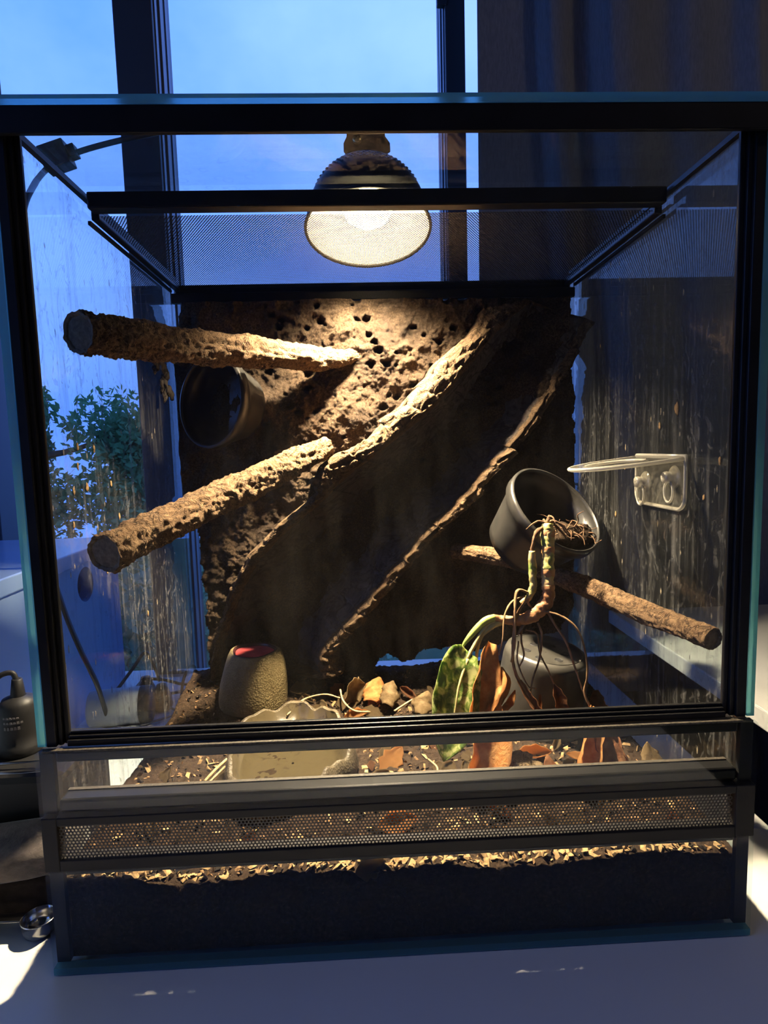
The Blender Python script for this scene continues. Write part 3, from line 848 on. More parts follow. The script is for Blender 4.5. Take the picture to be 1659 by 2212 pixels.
def stick(name, pts, label, seed, mat, rough=0.16, sides=56, n=260, twist=0.0, endlabel=None):
    path_ = catmull(pts, n); rad = [p[3] for p in path_]
    L = sum((Vector(path_[i + 1][:3]) - Vector(path_[i][:3])).length for i in range(n))
    def disp(i, j, c, d):
        s = i / n * L; a = 2 * PI * j / sides
        q = Vector((math.cos(a) * 2.0, math.sin(a) * 2.0, s * 58)) + Vector((seed, 0, 0))
        r = rad[i]
        plates = 1.0 - abs(noise.noise(q * 1.0 + Vector((0, 0, 3)))) * 2.2
        k = 0.55 * fbm(q * 0.55, 2) + 0.5 * plates * 0.6 + 0.45 * noise.noise(Vector((math.cos(a) * 4.6, math.sin(a) * 4.6, s * 150 + seed)))
        k += 0.28 * noise.noise(Vector((math.cos(a) * 7, math.sin(a) * 7, s * 420 + seed)))
        e = min(1.0, i / 3.0 + 0.55)
        return r * rough * k * e
    th = empty(name, pts[0][:3], label, 'branch', 'branches in the tank')
    v, f = tube(path_, rad, sides, disp, cap=False)
    wpart('bark', v, f, mat, th, True)
    for end, nm in ((0, 'cut_end'), (n, 'far_end')):
        c = Vector(path_[end][:3]); t = (Vector(path_[1][:3]) - Vector(path_[0][:3])).normalized() * (1 if end == 0 else -1)
        base = end * sides; ev = []; ef = []
        for rr, push in ((1.0, 0.0), (0.86, 0.0008), (0.80, 0.0016), (0.4, 0.0012)):
            for j in range(sides): ev.append(c + (v[base + j] - c) * rr + t * push)
        ev.append(c + t * 0.001)
        for r_ in range(3):
            for j in range(sides):
                k = (j + 1) % sides; q = [r_ * sides + j, r_ * sides + k, (r_ + 1) * sides + k, (r_ + 1) * sides + j]
                ef.append(q[::-1] if end == 0 else q)
        for j in range(sides):
            k = (j + 1) % sides; q = [3 * sides + j, 3 * sides + k, 4 * sides]; ef.append(q[::-1] if end == 0 else q)
        wpart(nm, ev, ef, WOODEND, th, False)
    return th
stick('branch', [(0.0207, 0.056, 0.4073, 0.0128), (0.0339, 0.085, 0.4094, 0.013), (0.0553, 0.13, 0.4122, 0.0128), (0.0859, 0.185, 0.4159, 0.0126), (0.1262, 0.245, 0.4199, 0.0122), (0.1684, 0.29, 0.4212, 0.0112), (0.2025, 0.312, 0.4277, 0.0065)],
      'thick bark covered branch sticking out at upper left above the black pot', 3.0, BARK2, 0.36)
stick('branch', [(0.0283, 0.052, 0.261, 0.0126), (0.0402, 0.085, 0.2672, 0.0124), (0.0614, 0.13, 0.2779, 0.0128), (0.0895, 0.175, 0.2917, 0.0128), (0.1215, 0.21, 0.3073, 0.0128), (0.1453, 0.236, 0.3183, 0.012), (0.1704, 0.262, 0.3294, 0.0092)],
      'bark covered branch slanting down to the left glass below the round pot', 11.0, BARK2, 0.36)
stick('branch', [(0.4378, 0.031, 0.1923, 0.0072), (0.4308, 0.06, 0.1932, 0.0076), (0.4212, 0.105, 0.193, 0.0083), (0.4094, 0.16, 0.1953, 0.0088), (0.3902, 0.202, 0.2008, 0.0088), (0.3627, 0.232, 0.2095, 0.0086), (0.3309, 0.258, 0.214, 0.0082), (0.3005, 0.28, 0.2152, 0.0076)],
      'thinner pale branch slanting down to the right in front of the hanging plant', 19.0, BARK2, 0.25)

# ------------------------------------------------------------------ plastic pots
def pot(name, centre, axis, r, depth, label, parts=True, taper=0.74, up=(0, 0, 1)):
    t = empty(name, centre, label, 'plant pot')
    rb = r * taper
    prof = [(r * 1.0, 0.0), (r * 1.045, -0.0008), (r * 1.05, -0.003), (r * 1.05, -0.010), (r * 1.0, -0.0115)]
    prof += [(r * 0.985 + (rb - r * 0.985) * k / 6, -0.0115 - (depth - 0.0115) * k / 6) for k in range(1, 7)]
    prof += [(rb * 0.9, -depth - 0.0006), (0.0005, -depth - 0.0006)]
    inner = [(0.0005, -depth + 0.0016), (rb * 0.92, -depth + 0.0016)] + [(rb * 0.97 + (r * 0.955 - rb * 0.97) * k / 6, -depth + 0.0016 + (depth - 0.0136) * k / 6) for k in range(1, 7)]
    inner += [(r * 0.975, -0.0108), (r * 0.982, -0.004), (r * 0.985, -0.0005), (r * 1.0, 0.0)]
    v, f = lathe(prof, 64, centre, axis, up=up); wpart('body', v, f, POTBLACK, t, True)
    v, f = lathe(inner, 64, centre, axis, up=up); wpart('inner_wall', v, f, POTBLACK, t, True)
    return t
potl = pot('plant_pot', (0.0523, 0.268, 0.3791), (-0.58, -0.80, 0.10), 0.0455, 0.045, 'black plastic pot set in the foam at left, opening facing left')
potr = pot('plant_pot', (0.3883, 0.205, 0.2659), (0.42, -0.62, 0.66), 0.0485, 0.062, 'black plastic pot holding loose roots, set in the foam at right', up=(0, 0, 1))
# overturned pot on the soil
pc = (0.3679, 0.205, 0.0674)
pot3 = empty('plant_pot', (pc[0], pc[1], soil_z(pc[0], pc[1])), 'dark grey pot turned upside down on the soil under the plant', 'plant pot')
POTGREY = pbr('grey_pot_plastic', (0.045, 0.043, 0.038), 0.34, 0.5, var=0.4, vscale=50, bump=0.1, bscale=120)
def wob3(a, h, r): return 0.0012 * math.sin(a * 2 + 1) + (0.0010 * max(0, math.cos(a * 6)) if 0.006 < h < 0.068 else 0)
pz0 = soil_z(pc[0], pc[1]) - 0.003
v, f = lathe([(0.0445, 0.0), (0.0450, 0.003), (0.0450, 0.011), (0.0425, 0.012), (0.0418, 0.026), (0.0408, 0.044), (0.0396, 0.064), (0.0392, 0.072), (0.0375, 0.0765), (0.0340, 0.0780)], 64, (pc[0], pc[1], pz0), (0.10, -0.10, 1), wob3)
wpart('body', v, f, POTGREY, pot3, True)
v, f = lathe([(0.0340, 0.0780), (0.0320, 0.0750), (0.024, 0.0745), (0.0005, 0.0745)], 64, (pc[0], pc[1], pz0), (0.10, -0.10, 1))
wpart('base', v, f, POTGREY, pot3, True)
for k in range(6):
    a = k * PI / 3 + .4; M = frame((0.10, -0.10, 1))
    c = Vector((pc[0], pc[1], pz0)) + M @ Vector((0.018 * math.cos(a), 0.018 * math.sin(a), 0.0747))
    v, f = lathe([(0.0005, 0), (0.0032, 0), (0.0036, 0.0003), (0.0040, 0)], 16, c, (0.10, -0.10, 1)); wpart('drain_hole', v, f, BLACKMATTE, pot3)
# roots and soil left in the right pot
ROOTM = pbr('dry_root', (0.15, 0.085, 0.05), 0.9, 0.2, var=0.5, vscale=200)
rc = Vector((0.3933, 0.205, 0.2427))
rt = empty('root_ball', rc, 'tangle of dry brown roots and soil lying in the right pot', 'roots')
v, f = blob(rc + Vector((0.010, 0.006, -0.004)), 0.017, 5.0, (1.25, 0.9, 0.65), 20, 14); wpart('soil_lump', v, f, SOIL, rt, True)
rnd = random.Random(9)
for k in range(34):
    p = rc + Vector((rnd.uniform(-.012, .026), rnd.uniform(-.012, .006), rnd.uniform(-.004, .008)))
    pts = [tuple(p)]
    d = Vector((rnd.uniform(-1, 1), rnd.uniform(-1, .3), rnd.uniform(-.4, 1))).normalized()
    for _ in range(3):
        d = (d + Vector((rnd.uniform(-1, 1), rnd.uniform(-1, 1), rnd.uniform(-1, .6)))).normalized()
        pts.append(tuple(Vector(pts[-1]) + d * rnd.uniform(.004, .008)))
    v, f = tube(catmull(pts, 9), [0.0007 - 0.0004 * i / 9 for i in range(10)], 5); wpart('root', v, f, ROOTM, rt, True)

# ------------------------------------------------------------------ food dish and water dish
def stone_mat(name, a, b, scale=220):
    t = NT(name); p = t.n('ShaderNodeBsdfPrincipled'); p.inputs['Roughness'].default_value = 0.55; p.inputs['Specular IOR Level'].default_value = 0.35
    t.l(t.ramp(t.noise(26, 5, 0.65), [(0.32, a), (0.66, b)]), p.inputs['Base Color'])
    vo = t.voro(520, 'F1'); t.l(t.bump(t.math('ADD', vo, t.noise(90, 4)), 0.45, 0.0012), p.inputs['Normal'])
    return t.done(p.outputs[0])
STONE = stone_mat('sandy_resin', (0.13, 0.10, 0.045), (0.27, 0.215, 0.11))
fc = Vector((0.0808, 0.262, 0.0542)); fcz = soil_z(fc.x, fc.y) - 0.002
fd = empty('feeding_dish', (fc.x, fc.y, fcz), 'sand coloured rock shaped feeding dish with red jelly', 'dish')
def wobf(a, h, r): return r * (0.05 * math.sin(a * 2 + .6) + 0.04 * math.sin(a * 3 + 2) + 0.025 * math.sin(a * 5))
top = fcz + 0.056
cc = Vector((fc.x + 0.006, fc.y, 0))
prof = [(0.0365, 0.0), (0.0372, 0.006), (0.0365, 0.018), (0.0345, 0.030), (0.0320, 0.042), (0.0295, 0.050), (0.0270, 0.0545), (0.0250, 0.0560), (0.0236, 0.0560)]
v, f = lathe(prof, 56, (fc.x, fc.y, fcz), (0, 0, 1), wobf)
for p in v: p.x += 0.005 * sstep(0.0, 0.056, p.z - fcz)
wpart('body', v, f, STONE, fd, True)
CUP = pbr('jelly_cup', (0.05, 0.018, 0.02), 0.3, 0.5)
cupc = (fc.x + 0.005, fc.y, fcz)
v, f = lathe([(0.0236, 0.0561), (0.0228, 0.0566), (0.0218, 0.0555), (0.0214, 0.053), (0.0208, 0.0505), (0.0005, 0.0505)], 56, cupc, (0, 0, 1), wobf); wpart('cup', v, f, CUP, fd, True)
JEL = pbr('red_jelly', (0.62, 0.10, 0.11), 0.18, 0.6, var=0.2, vscale=90, bump=0.1, bscale=120)
v, f = lathe([(0.0207, 0.0538), (0.0160, 0.0541), (0.0005, 0.0541)], 40, cupc, (0, 0, 1), wobf); wpart('jelly', v, f, JEL, fd, True)

WRIM = [(0.0857, 0.186, 0.076), (0.0982, 0.2065, 0.076), (0.1144, 0.2186, 0.076), (0.1316, 0.2278, 0.076), (0.1471, 0.2185, 0.076), (0.1603, 0.2118, 0.076), (0.1735, 0.197, 0.076), (0.1817, 0.1674, 0.076), (0.1884, 0.1374, 0.076), (0.1856, 0.1173, 0.076), (0.1747, 0.1036, 0.076), (0.1682, 0.0877, 0.076), (0.157, 0.077, 0.076), (0.1461, 0.0741, 0.076), (0.1345, 0.0684, 0.076), (0.1196, 0.0678, 0.076), (0.1058, 0.0764, 0.076), (0.0954, 0.0914, 0.076), (0.089, 0.1127, 0.076), (0.0868, 0.1436, 0.076)]
wc = Vector((sum(p[0] for p in WRIM) / len(WRIM), sum(p[1] for p in WRIM) / len(WRIM), 0))
wz = soil_z(wc.x, wc.y) - 0.002
wd_ = empty('water_dish', (wc.x, wc.y, wz), 'brown rock shaped water dish with wavy rim behind the front rail', 'dish')
NW = 96
rim = catmull(WRIM + [WRIM[0]], NW)[:NW]
rnd = random.Random(4)
STONE2 = stone_mat('brown_resin', (0.04, 0.031, 0.019), (0.115, 0.092, 0.055))
def dish_floor():
    t = NT('dish_inside'); p = t.n('ShaderNodeBsdfPrincipled'); p.inputs['Roughness'].default_value = 0.28
    sp = t.ramp(t.noise(150, 3, 0.6, dist=1.2), [(0.60, 0.0), (0.66, 1.0)])
    c = t.mixc(sp, (0.062, 0.048, 0.025), (0.022, 0.014, 0.007)); t.l(c, p.inputs['Base Color'])
    t.l(t.bump(t.noise(120, 3), 0.2, 0.001), p.inputs['Normal']); return t.done(p.outputs[0])
DFL = dish_floor()
def ringz(k, s, z, jit=0.0):
    p = Vector(rim[k]); q = wc.lerp(Vector((p.x, p.y, 0)), s); wv = 0.0022 * math.sin(k * 0.52) + 0.0016 * math.sin(k * 1.1 + 1)
    return Vector((q.x, q.y, z + wv * jit))
lv = []; lf = []
lay = [(1.06, wz + 0.000, 0), (1.10, wz + 0.006, 0), (1.06, wz + 0.014, .6), (1.02, wz + 0.020, 1), (0.985, wz + 0.0215, 1), (0.95, wz + 0.0205, 1)]
for (s_, z_, j_) in lay:
    for k in range(NW): lv.append(ringz(k, s_ * (1 + 0.018 * noise.noise(Vector((k * .45, z_ * 300, 0)))), z_, j_))
for i in range(len(lay) - 1):
    for k in range(NW):
        m = (k + 1) % NW; lf.append([i * NW + k, i * NW + m, (i + 1) * NW + m, (i + 1) * NW + k])
wpart('outer_wall', lv, lf, STONE2, wd_, True)
lv = []; lf = []
lay = [(0.951, wz + 0.0205, 1), (0.90, wz + 0.014, .5), (0.82, wz + 0.007, 0), (0.70, wz + 0.004, 0), (0.35, wz + 0.0035, 0), (0.02, wz + 0.0035, 0)]
for (s_, z_, j_) in lay:
    for k in range(NW): lv.append(ringz(k, s_, z_, j_))
for i in range(len(lay) - 1):
    for k in range(NW):
        m = (k + 1) % NW; lf.append([i * NW + k, i * NW + m, (i + 1) * NW + m, (i + 1) * NW + k])
wpart('basin', lv, lf, DFL, wd_, True)
WATER = glass('still_water', (0.93, 0.93, 0.88))
lv = [ringz(k, 0.845, wz + 0.0095, 0) for k in range(NW)]; lv.append(Vector((wc.x, wc.y, wz + 0.0095)))
wpart('water', lv, [[k, (k + 1) % NW, NW] for k in range(NW)], WATER, wd_)

# ------------------------------------------------------------------ clear feeding ledge on the right glass
def acryl():
    t = NT('clear_acrylic')
    tr = t.n('ShaderNodeBsdfTransparent'); tr.inputs[0].default_value = (0.90, 0.89, 0.86, 1)
    gl = t.n('ShaderNodeBsdfGlossy'); gl.inputs['Roughness'].default_value = 0.06
    d = t.n('ShaderNodeBsdfDiffuse'); d.inputs[0].default_value = (0.7, 0.68, 0.6, 1)
    tl = t.n('ShaderNodeBsdfTranslucent'); tl.inputs[0].default_value = (0.7, 0.68, 0.6, 1)
    a = t.mixs(schlick(t, 0.06), tr.outputs[0], gl.outputs[0])
    sm_ = t.ramp(t.noise(160, 4, 0.6, dist=1.0), [(0.45, 0.05), (0.75, 0.22)])
    return t.done(t.mixs(sm_, a, t.mixs(0.5, d.outputs[0], tl.outputs[0])))
ACR = acryl()
def edge_acr():
    t = NT('acrylic_edge')
    d = t.n('ShaderNodeBsdfDiffuse'); d.inputs[0].default_value = (0.75, 0.72, 0.62, 1)
    tl = t.n('ShaderNodeBsdfTranslucent'); tl.inputs[0].default_value = (0.75, 0.72, 0.62, 1)
    tr = t.n('ShaderNodeBsdfTransparent'); gl = t.n('ShaderNodeBsdfGlossy'); gl.inputs['Roughness'].default_value = 0.15
    return t.done(t.mixs(0.35, t.mixs(0.45, d.outputs[0], tl.outputs[0]), t.mixs(0.3, tr.outputs[0], gl.outputs[0])))
ACRE = edge_acr()
LX = W - G - 0.0035
LYA, LYB, LZ0, LZ1 = 0.081, 0.160, 0.2745, 0.3150
led = empty('feeding_ledge', (LX, (LYA + LYB) / 2, LZ0), 'clear acrylic ledge with suction cups fixed to the right glass', 'ledge')
def rrect(y0, y1, z0, z1, r, n=6, corners=(1, 1, 1, 1)):
    pts = []
    for ci, (cy, cz, a0) in enumerate(((y1 - r, z1 - r, 0), (y0 + r, z1 - r, 90), (y0 + r, z0 + r, 180), (y1 - r, z0 + r, 270))):
        if not corners[ci]:
            pts.append((y1 if ci in (0, 3) else y0, z1 if ci < 2 else z0)); continue
        for k in range(n + 1):
            a = math.radians(a0 + 90 * k / n); pts.append((cy + r * math.cos(a), cz + r * math.sin(a)))
    return pts
def prism_x(pts, x0, x1):
    n = len(pts); v = [(x0, y, z) for y, z in pts] + [(x1, y, z) for y, z in pts]
    f = [list(range(n - 1, -1, -1)), [n + i for i in range(n)]] + [[i, (i + 1) % n, n + (i + 1) % n, n + i] for i in range(n)]
    return v, f
pl = rrect(LYA, LYB, LZ0, LZ1, 0.010, 6, (0, 0, 1, 1))
v, f = prism_x(pl, LX, LX + 0.0028); wpart('back_plate', v, f, ACR, led)
v, f = tube([(LX + 0.0014, y, z) for y, z in pl + [pl[0]]], 0.0015, 8, cap=False); wpart('plate_edge', v, f, ACRE, led, True)
# the shelf: a tongue with a large round hole, standing off the plate into the tank
ZS = LZ1 - 0.0035
tong = []
for k in range(25):
    a = PI / 2 + PI * k / 24; tong.append((0.4235 + 0.052 * math.cos(a), 0.1205 + 0.0385 * math.sin(a)))
tong = [(LX, 0.159), (0.435, 0.159)] + tong + [(0.435, 0.082), (LX, 0.082)]
nh = len(tong); hole = []
hc = (0.4070, 0.1205)
def zs(x): return ZS - 0.11 * (LX - x)
vv = [(x, y, zs(x)) for x, y in tong] + [(x, y, zs(x) + 0.003) for x, y in tong]
hole = [(hc[0] + 0.0235 * math.cos(2 * PI * k / nh + PI * 0.25), hc[1] + 0.0235 * math.sin(2 * PI * k / nh + PI * 0.25)) for k in range(nh)]
vv += [(x, y, zs(x)) for x, y in hole] + [(x, y, zs(x) + 0.003) for x, y in hole]
f = []
for k in range(nh):
    m = (k + 1) % nh
    f += [[k, m, nh + m, nh + k], [2 * nh + k, 3 * nh + k, 3 * nh + m, 2 * nh + m], [nh + k, nh + m, 3 * nh + m, 3 * nh + k], [k, 2 * nh + k, 2 * nh + m, m]]
wpart('shelf', vv, f, ACR, led)
v, f = tube([(x, y, zs(x) + 0.0015) for x, y in tong], 0.0016, 8); wpart('shelf_edge', v, f, ACRE, led, True)
v, f = tube([(x, y, zs(x) + 0.0015) for x, y in hole + [hole[0]]], 0.0013, 8, cap=False); wpart('hole_edge', v, f, ACRE, led, True)
for (yy, zz) in ((0.1480, 0.2925), (0.1010, 0.2985)):
    v, f = lathe([(0.0005, -0.006), (0.0042, -0.0055), (0.0048, -0.003), (0.0040, -0.001), (0.0085, 0.0025), (0.0092, 0.0032)], 28, (LX + 0.0005, yy, zz), (1, 0, 0)); c1 = wpart('suction_cup', v, f, ACRE, led, True)
    v, f = tube([(LX - 0.0008, yy + 0.0065 * math.cos(a), zz - 0.011 + 0.0085 * math.sin(a)) for a in [2 * PI * k / 24 for k in range(25)]], 0.0009, 8, cap=False); wpart('keyhole_rim', v, f, ACRE, led, True)

# ================================================================== LAMP ON THE LID
LC = Vector((0.2170, 0.2330, 0.5300)); tilt = math.radians(16)
LE = Vector((0, -math.sin(tilt), -math.cos(tilt)))      # the way the lamp shines
LAX = -LE
lamp = empty('dome_lamp', (LC.x, LC.y, MZ), 'black dome heat lamp resting on the mesh lid, switched on', 'lamp')
DOMEOUT = pbr('lamp_black_paint', (0.012, 0.012, 0.013), 0.38, 0.5)
DOMEIN = pbr('lamp_white_inside', (0.80, 0.78, 0.74), 0.5, 0.4)
r0 = 0.0580
outp = [(r0, 0.0)] + [(r0 * math.cos(PI / 2 * k / 14) ** 0.9, 0.068 * math.sin(PI / 2 * k / 14)) for k in range(1, 12)]
outp += [(0.0225, 0.0665), (0.0225, 0.070)]
v, f = lathe(outp, 72, LC, LAX)
dome = wpart('dome', v, f, DOMEOUT, lamp, True)
inp = [(r - 0.0012 if i else r - 0.0004, h - 0.0008 if i > 1 else h) for i, (r, h) in enumerate(outp)]
v, f = lathe(inp, 72, LC, LAX); wpart('reflector', [p for p in v], [q[::-1] for q in f], DOMEIN, lamp, True)
v, f = lathe([(r0 + 0.0012, -0.0008), (r0 + 0.0018, 0.0006), (r0 + 0.0012, 0.002), (r0 - 0.0006, 0.002), (r0 - 0.0010, -0.0004), (r0 + 0.0012, -0.0008)], 72, LC, LAX); wpart('rim', v, f, DOMEOUT, lamp, True)
# rows of small vent holes round the dome (raised dark beads with warm rims on the metal)
for row in range(4):
    k = 5.4 + row * 0.42; n = 54; bv_ = []; bf_ = []
    for j in range(n):
        th = PI / 2 * k / 14; a = 2 * PI * (j + 0.5 * (row % 2)) / n
        rr, hh = r0 * math.cos(th) ** 0.9 + 0.0002, 0.068 * math.sin(th)
        M = frame(LAX); nrm = Vector((math.cos(a) * 0.8, math.sin(a) * 0.8, 0.6)); c = LC + M @ Vector((rr * math.cos(a), rr * math.sin(a), hh))
        vv, fv2 = lathe([(0.0011, 0.0), (0.0011, 0.0005), (0.0005, 0.0005)], 6, c, M @ nrm)
        b = len(bv_); bv_ += vv; bf_ += [[q + b for q in p] for p in fv2]
    o = wpart('vent_row', bv_, bf_, pbr('bare_metal', (0.45, 0.40, 0.30), 0.3, 0.5, metal=0.8) if row == 0 else bpy.data.materials['bare_metal'], dome); o['kind'] = 'stuff'
# socket, bracket and its brass screw
v, f = lathe([(0.0215, 0.062), (0.0215, 0.074), (0.0185, 0.075), (0.0178, 0.078), (0.0178, 0.092), (0.0150, 0.0945), (0.0005, 0.095)], 40, LC, LAX)
wpart('socket', v, f, DOMEOUT, lamp, True)
M = frame(LAX)
LFR = Vector((1, 0, 0)).cross(LAX)                        # towards the front of the tank
def lam(x, y, h): return LC + Vector((x, 0, 0)) + LFR * y + LAX * h
BR = MB()
fdir = 1
yb = fdir * 0.0228
pts = [(-0.0175, 0.060), (0.0175, 0.060), (0.0222, 0.064), (0.0222, 0.072), (0.0180, 0.079), (0.0175, 0.0935), (-0.0175, 0.0935), (-0.0175, 0.079), (-0.0205, 0.072), (-0.0205, 0.064)]
n_ = len(pts)
BR.add([lam(x, yb, h) for x, h in pts] + [lam(x, yb + fdir * 0.0015, h) for x, h in pts], [list(range(n_)), [2 * n_ - 1 - i for i in range(n_)]] + [[i, n_ + i, n_ + (i + 1) % n_, (i + 1) % n_] for i in range(n_)])
brk = BR.obj('bracket', DOMEOUT, lamp)
sx = -0.008
v, f = lathe([(0.0042, 0.0), (0.0042, 0.0012), (0.0034, 0.0020), (0.0005, 0.0022)], 20, lam(sx, yb + fdir * 0.0015, 0.0755), LFR); wpart('screw', v, f, pbr('brass', (0.75, 0.52, 0.20), 0.3, 0.5, metal=1.0), brk, True)
# the bulb
bt = NT('lit_bulb'); em = bt.n('ShaderNodeEmission'); em.inputs[0].default_value = (1.0, 0.74, 0.42, 1); em.inputs[1].default_value = 55.0
BULB = bt.done(em.outputs[0])
v, f = lathe([(0.0005, -0.004), (0.012, -0.001), (0.021, 0.006), (0.0255, 0.016), (0.024, 0.027), (0.017, 0.040), (0.0135, 0.052), (0.0133, 0.060)], 32, LC + LAX * 0.010, LAX)
wpart('bulb', v, [q for q in f], BULB, lamp, True)

sl = bpy.data.lights.new('bulb_light', 'SPOT'); sl.energy = 280.0; sl.color = (1.0, 0.76, 0.50); sl.shadow_soft_size = 0.013
sl.spot_size = math.radians(120); sl.spot_blend = 1.0
so = bpy.data.objects.new('bulb_light', sl); COL.objects.link(so); so.parent = lamp
so.location = LC + LAX * 0.003 - Vector(lamp.location)
so.rotation_euler = Vector((0, math.sin(math.radians(1)), -math.cos(math.radians(1)))).to_track_quat('-Z', 'Y').to_euler()

# its cord, running left behind the top rail and down outside the left glass
CORD = pbr('black_cable', (0.012, 0.012, 0.014), 0.45, 0.4)
cpts = [tuple(LC + LAX * 0.0955), (0.2093, 0.262, 0.6415), (0.1511, 0.27, 0.6527), (0.0709, 0.29, 0.6583), (0.003, 0.3, 0.6505), (-0.041, 0.305, 0.6443), (-0.0787, 0.31, 0.6371), (-0.1044, 0.31, 0.6256), (-0.1199, 0.3, 0.6007), (-0.125, 0.285, 0.5647), (-0.1246, 0.27, 0.4851), (-0.1285, 0.27, 0.3679), (-0.1273, 0.28, 0.2343), (-0.1205, 0.29, 0.1671), (-0.1113, 0.3, 0.1173), (-0.1009, 0.31, 0.0733), (-0.105, 0.335, 0.0325), (-0.1109, 0.3576, 0.004)]
cp = catmull(cpts, 130)
cable = empty('lamp_cable', cpts[-1], 'black flat lamp cable with inline connector hanging left of the tank', 'cable')
v, f = tube(cp, [0.0035 if i < 60 else 0.0040 for i in range(131)], 10, flat=0.55); wpart('cord', v, f, CORD, cable, True)
c = Vector((-0.0982, 0.31, 0.6327)); d = (Vector((-0.0786, 0.31, 0.6389)) - Vector((-0.1145, 0.31, 0.6275))).normalized()
Mx = frame(d)
def cbox(c, Mx, hx, hy, z0, z1, tx=1.0):
    m = MB()
    m.add([Vector(c) + Mx @ Vector((sx * hx * (tx if z == z1 else 1), sy * hy, z)) for z in (z0, z1) for sx, sy in ((-1, -1), (1, -1), (1, 1), (-1, 1))],
          [[0, 3, 2, 1], [4, 5, 6, 7], [0, 1, 5, 4], [1, 2, 6, 5], [2, 3, 7, 6], [3, 0, 4, 7]]); return m
bevel(cbox(c, Mx, 0.009, 0.012, -0.014, 0.013).obj('connector', CORD, cable), 0.001)
bevel(cbox(c, Mx, 0.0055, 0.006, 0.013, 0.021).obj('strain_relief', CORD, cable), 0.0006)

# ================================================================== UPROOTED PLANT
def stemmat(name, a, b, cc_, scale=60):
    t = NT(name); p = t.n('ShaderNodeBsdfPrincipled'); p.inputs['Roughness'].default_value = 0.6
    t.l(t.ramp(t.noise(scale, 4, 0.6, (1, 1, 1)), [(0.36, a), (0.5, b), (0.64, cc_)]), p.inputs['Base Color'])
    t.l(t.bump(t.noise(300, 4, 0.6), 0.5, 0.001), p.inputs['Normal']); return t.done(p.outputs[0])
STEMG = stemmat('green_stem', (0.14, 0.20, 0.035), (0.40, 0.34, 0.12), (0.52, 0.36, 0.17), 75)
STEMO = stemmat('orange_stem', (0.26, 0.11, 0.04), (0.40, 0.19, 0.075), (0.48, 0.27, 0.13), 60)
DRYP = pbr('dry_petiole', (0.28, 0.17, 0.085), 0.8, 0.2, var=0.4, vscale=120)
PALEP = pbr('pale_petiole', (0.50, 0.42, 0.17), 0.6, 0.3, var=0.25, vscale=120)
plant = empty('uprooted_plant', (0.3576, 0.143, 0.1924), 'wilting uprooted houseplant hanging over the overturned pot', 'plant')
def strand(name, pts, mat, sides=10, n=30, bumpy=0.12, parent=None, seed=0.0, **kw):
    cpv = catmull(pts, n); rad = [p[3] for p in cpv]
    def disp(i, j, c, d): return rad[i] * bumpy * fbm((c.x * 260 + d.x, c.z * 260 + d.z, seed + d.y), 3) * 1.5
    v, f = tube(cpv, rad, sides, disp, **kw); return wpart(name, v, f, mat, parent or plant, True)
st = strand('stem', [(0.364, 0.156, 0.2577, 0.005), (0.363, 0.154, 0.2507, 0.0056), (0.3621, 0.15, 0.2372, 0.005), (0.3609, 0.146, 0.2198, 0.0052), (0.3599, 0.144, 0.205, 0.005)], STEMG, 20, 50, 0.16)
for (px_, r_) in ([(0.3634, 0.154, 0.2499, 0.0061), (0.362, 0.1495, 0.2361, 0.0056), (0.3608, 0.1458, 0.2175, 0.0058)][0:3] and [(q[:3], q[3]) for q in [(0.3634, 0.154, 0.2499, 0.0058), (0.362, 0.1495, 0.2361, 0.0053), (0.3608, 0.1458, 0.2175, 0.0057)]]):
    v, f = lathe([(r_ * .93, -0.0035), (r_, -0.0022), (r_ * 1.03, 0.0), (r_, 0.0022), (r_ * .92, 0.0032)], 20, px_, (0, 0.05, 1), lambda a, h, r: 0.0004 * math.sin(a * 5 + h * 900))
    wpart('node_ring', v, f, STEMO, st, True)
strand('stem_base', [(0.3603, 0.144, 0.2074, 0.005), (0.36, 0.143, 0.1963, 0.0056), (0.3533, 0.142, 0.1863, 0.006), (0.345, 0.141, 0.1804, 0.0056), (0.333, 0.141, 0.1772, 0.0043), (0.3213, 0.142, 0.1782, 0.0034), (0.3125, 0.142, 0.1805, 0.003)], STEMO, 18, 50, 0.2)
strand('side_stem', [(0.3484, 0.15, 0.2357, 0.0028), (0.3481, 0.149, 0.2257, 0.0032), (0.3482, 0.148, 0.2138, 0.0034), (0.3484, 0.147, 0.2047, 0.0034), (0.3432, 0.146, 0.1954, 0.0028), (0.3368, 0.146, 0.1915, 0.0016)], STEMG, 14, 40, 0.16)
strand('shoot', [(0.3133, 0.142, 0.1805, 0.003), (0.3057, 0.14, 0.1789, 0.0032), (0.2981, 0.138, 0.1734, 0.003), (0.2906, 0.136, 0.1662, 0.0024), (0.2856, 0.135, 0.1603, 0.0014), (0.2818, 0.134, 0.1536, 0.0003)], pbr('young_green_shoot', (0.36, 0.46, 0.10), 0.5, 0.4, var=0.25, vscale=150), 12, 30, 0.04)
strand('petiole', [(0.3141, 0.142, 0.1772, 0.0018), (0.3045, 0.138, 0.1731, 0.0018), (0.2973, 0.134, 0.165, 0.0016), (0.2919, 0.131, 0.1574, 0.0016), (0.2866, 0.128, 0.1499, 0.0016)], PALEP)
strand('petiole', [(0.3205, 0.142, 0.1762, 0.0022), (0.3102, 0.139, 0.1734, 0.0022), (0.3008, 0.136, 0.1658, 0.0016), (0.2962, 0.133, 0.1533, 0.0014), (0.2946, 0.128, 0.1371, 0.0012), (0.2949, 0.124, 0.1247, 0.001)], PALEP)
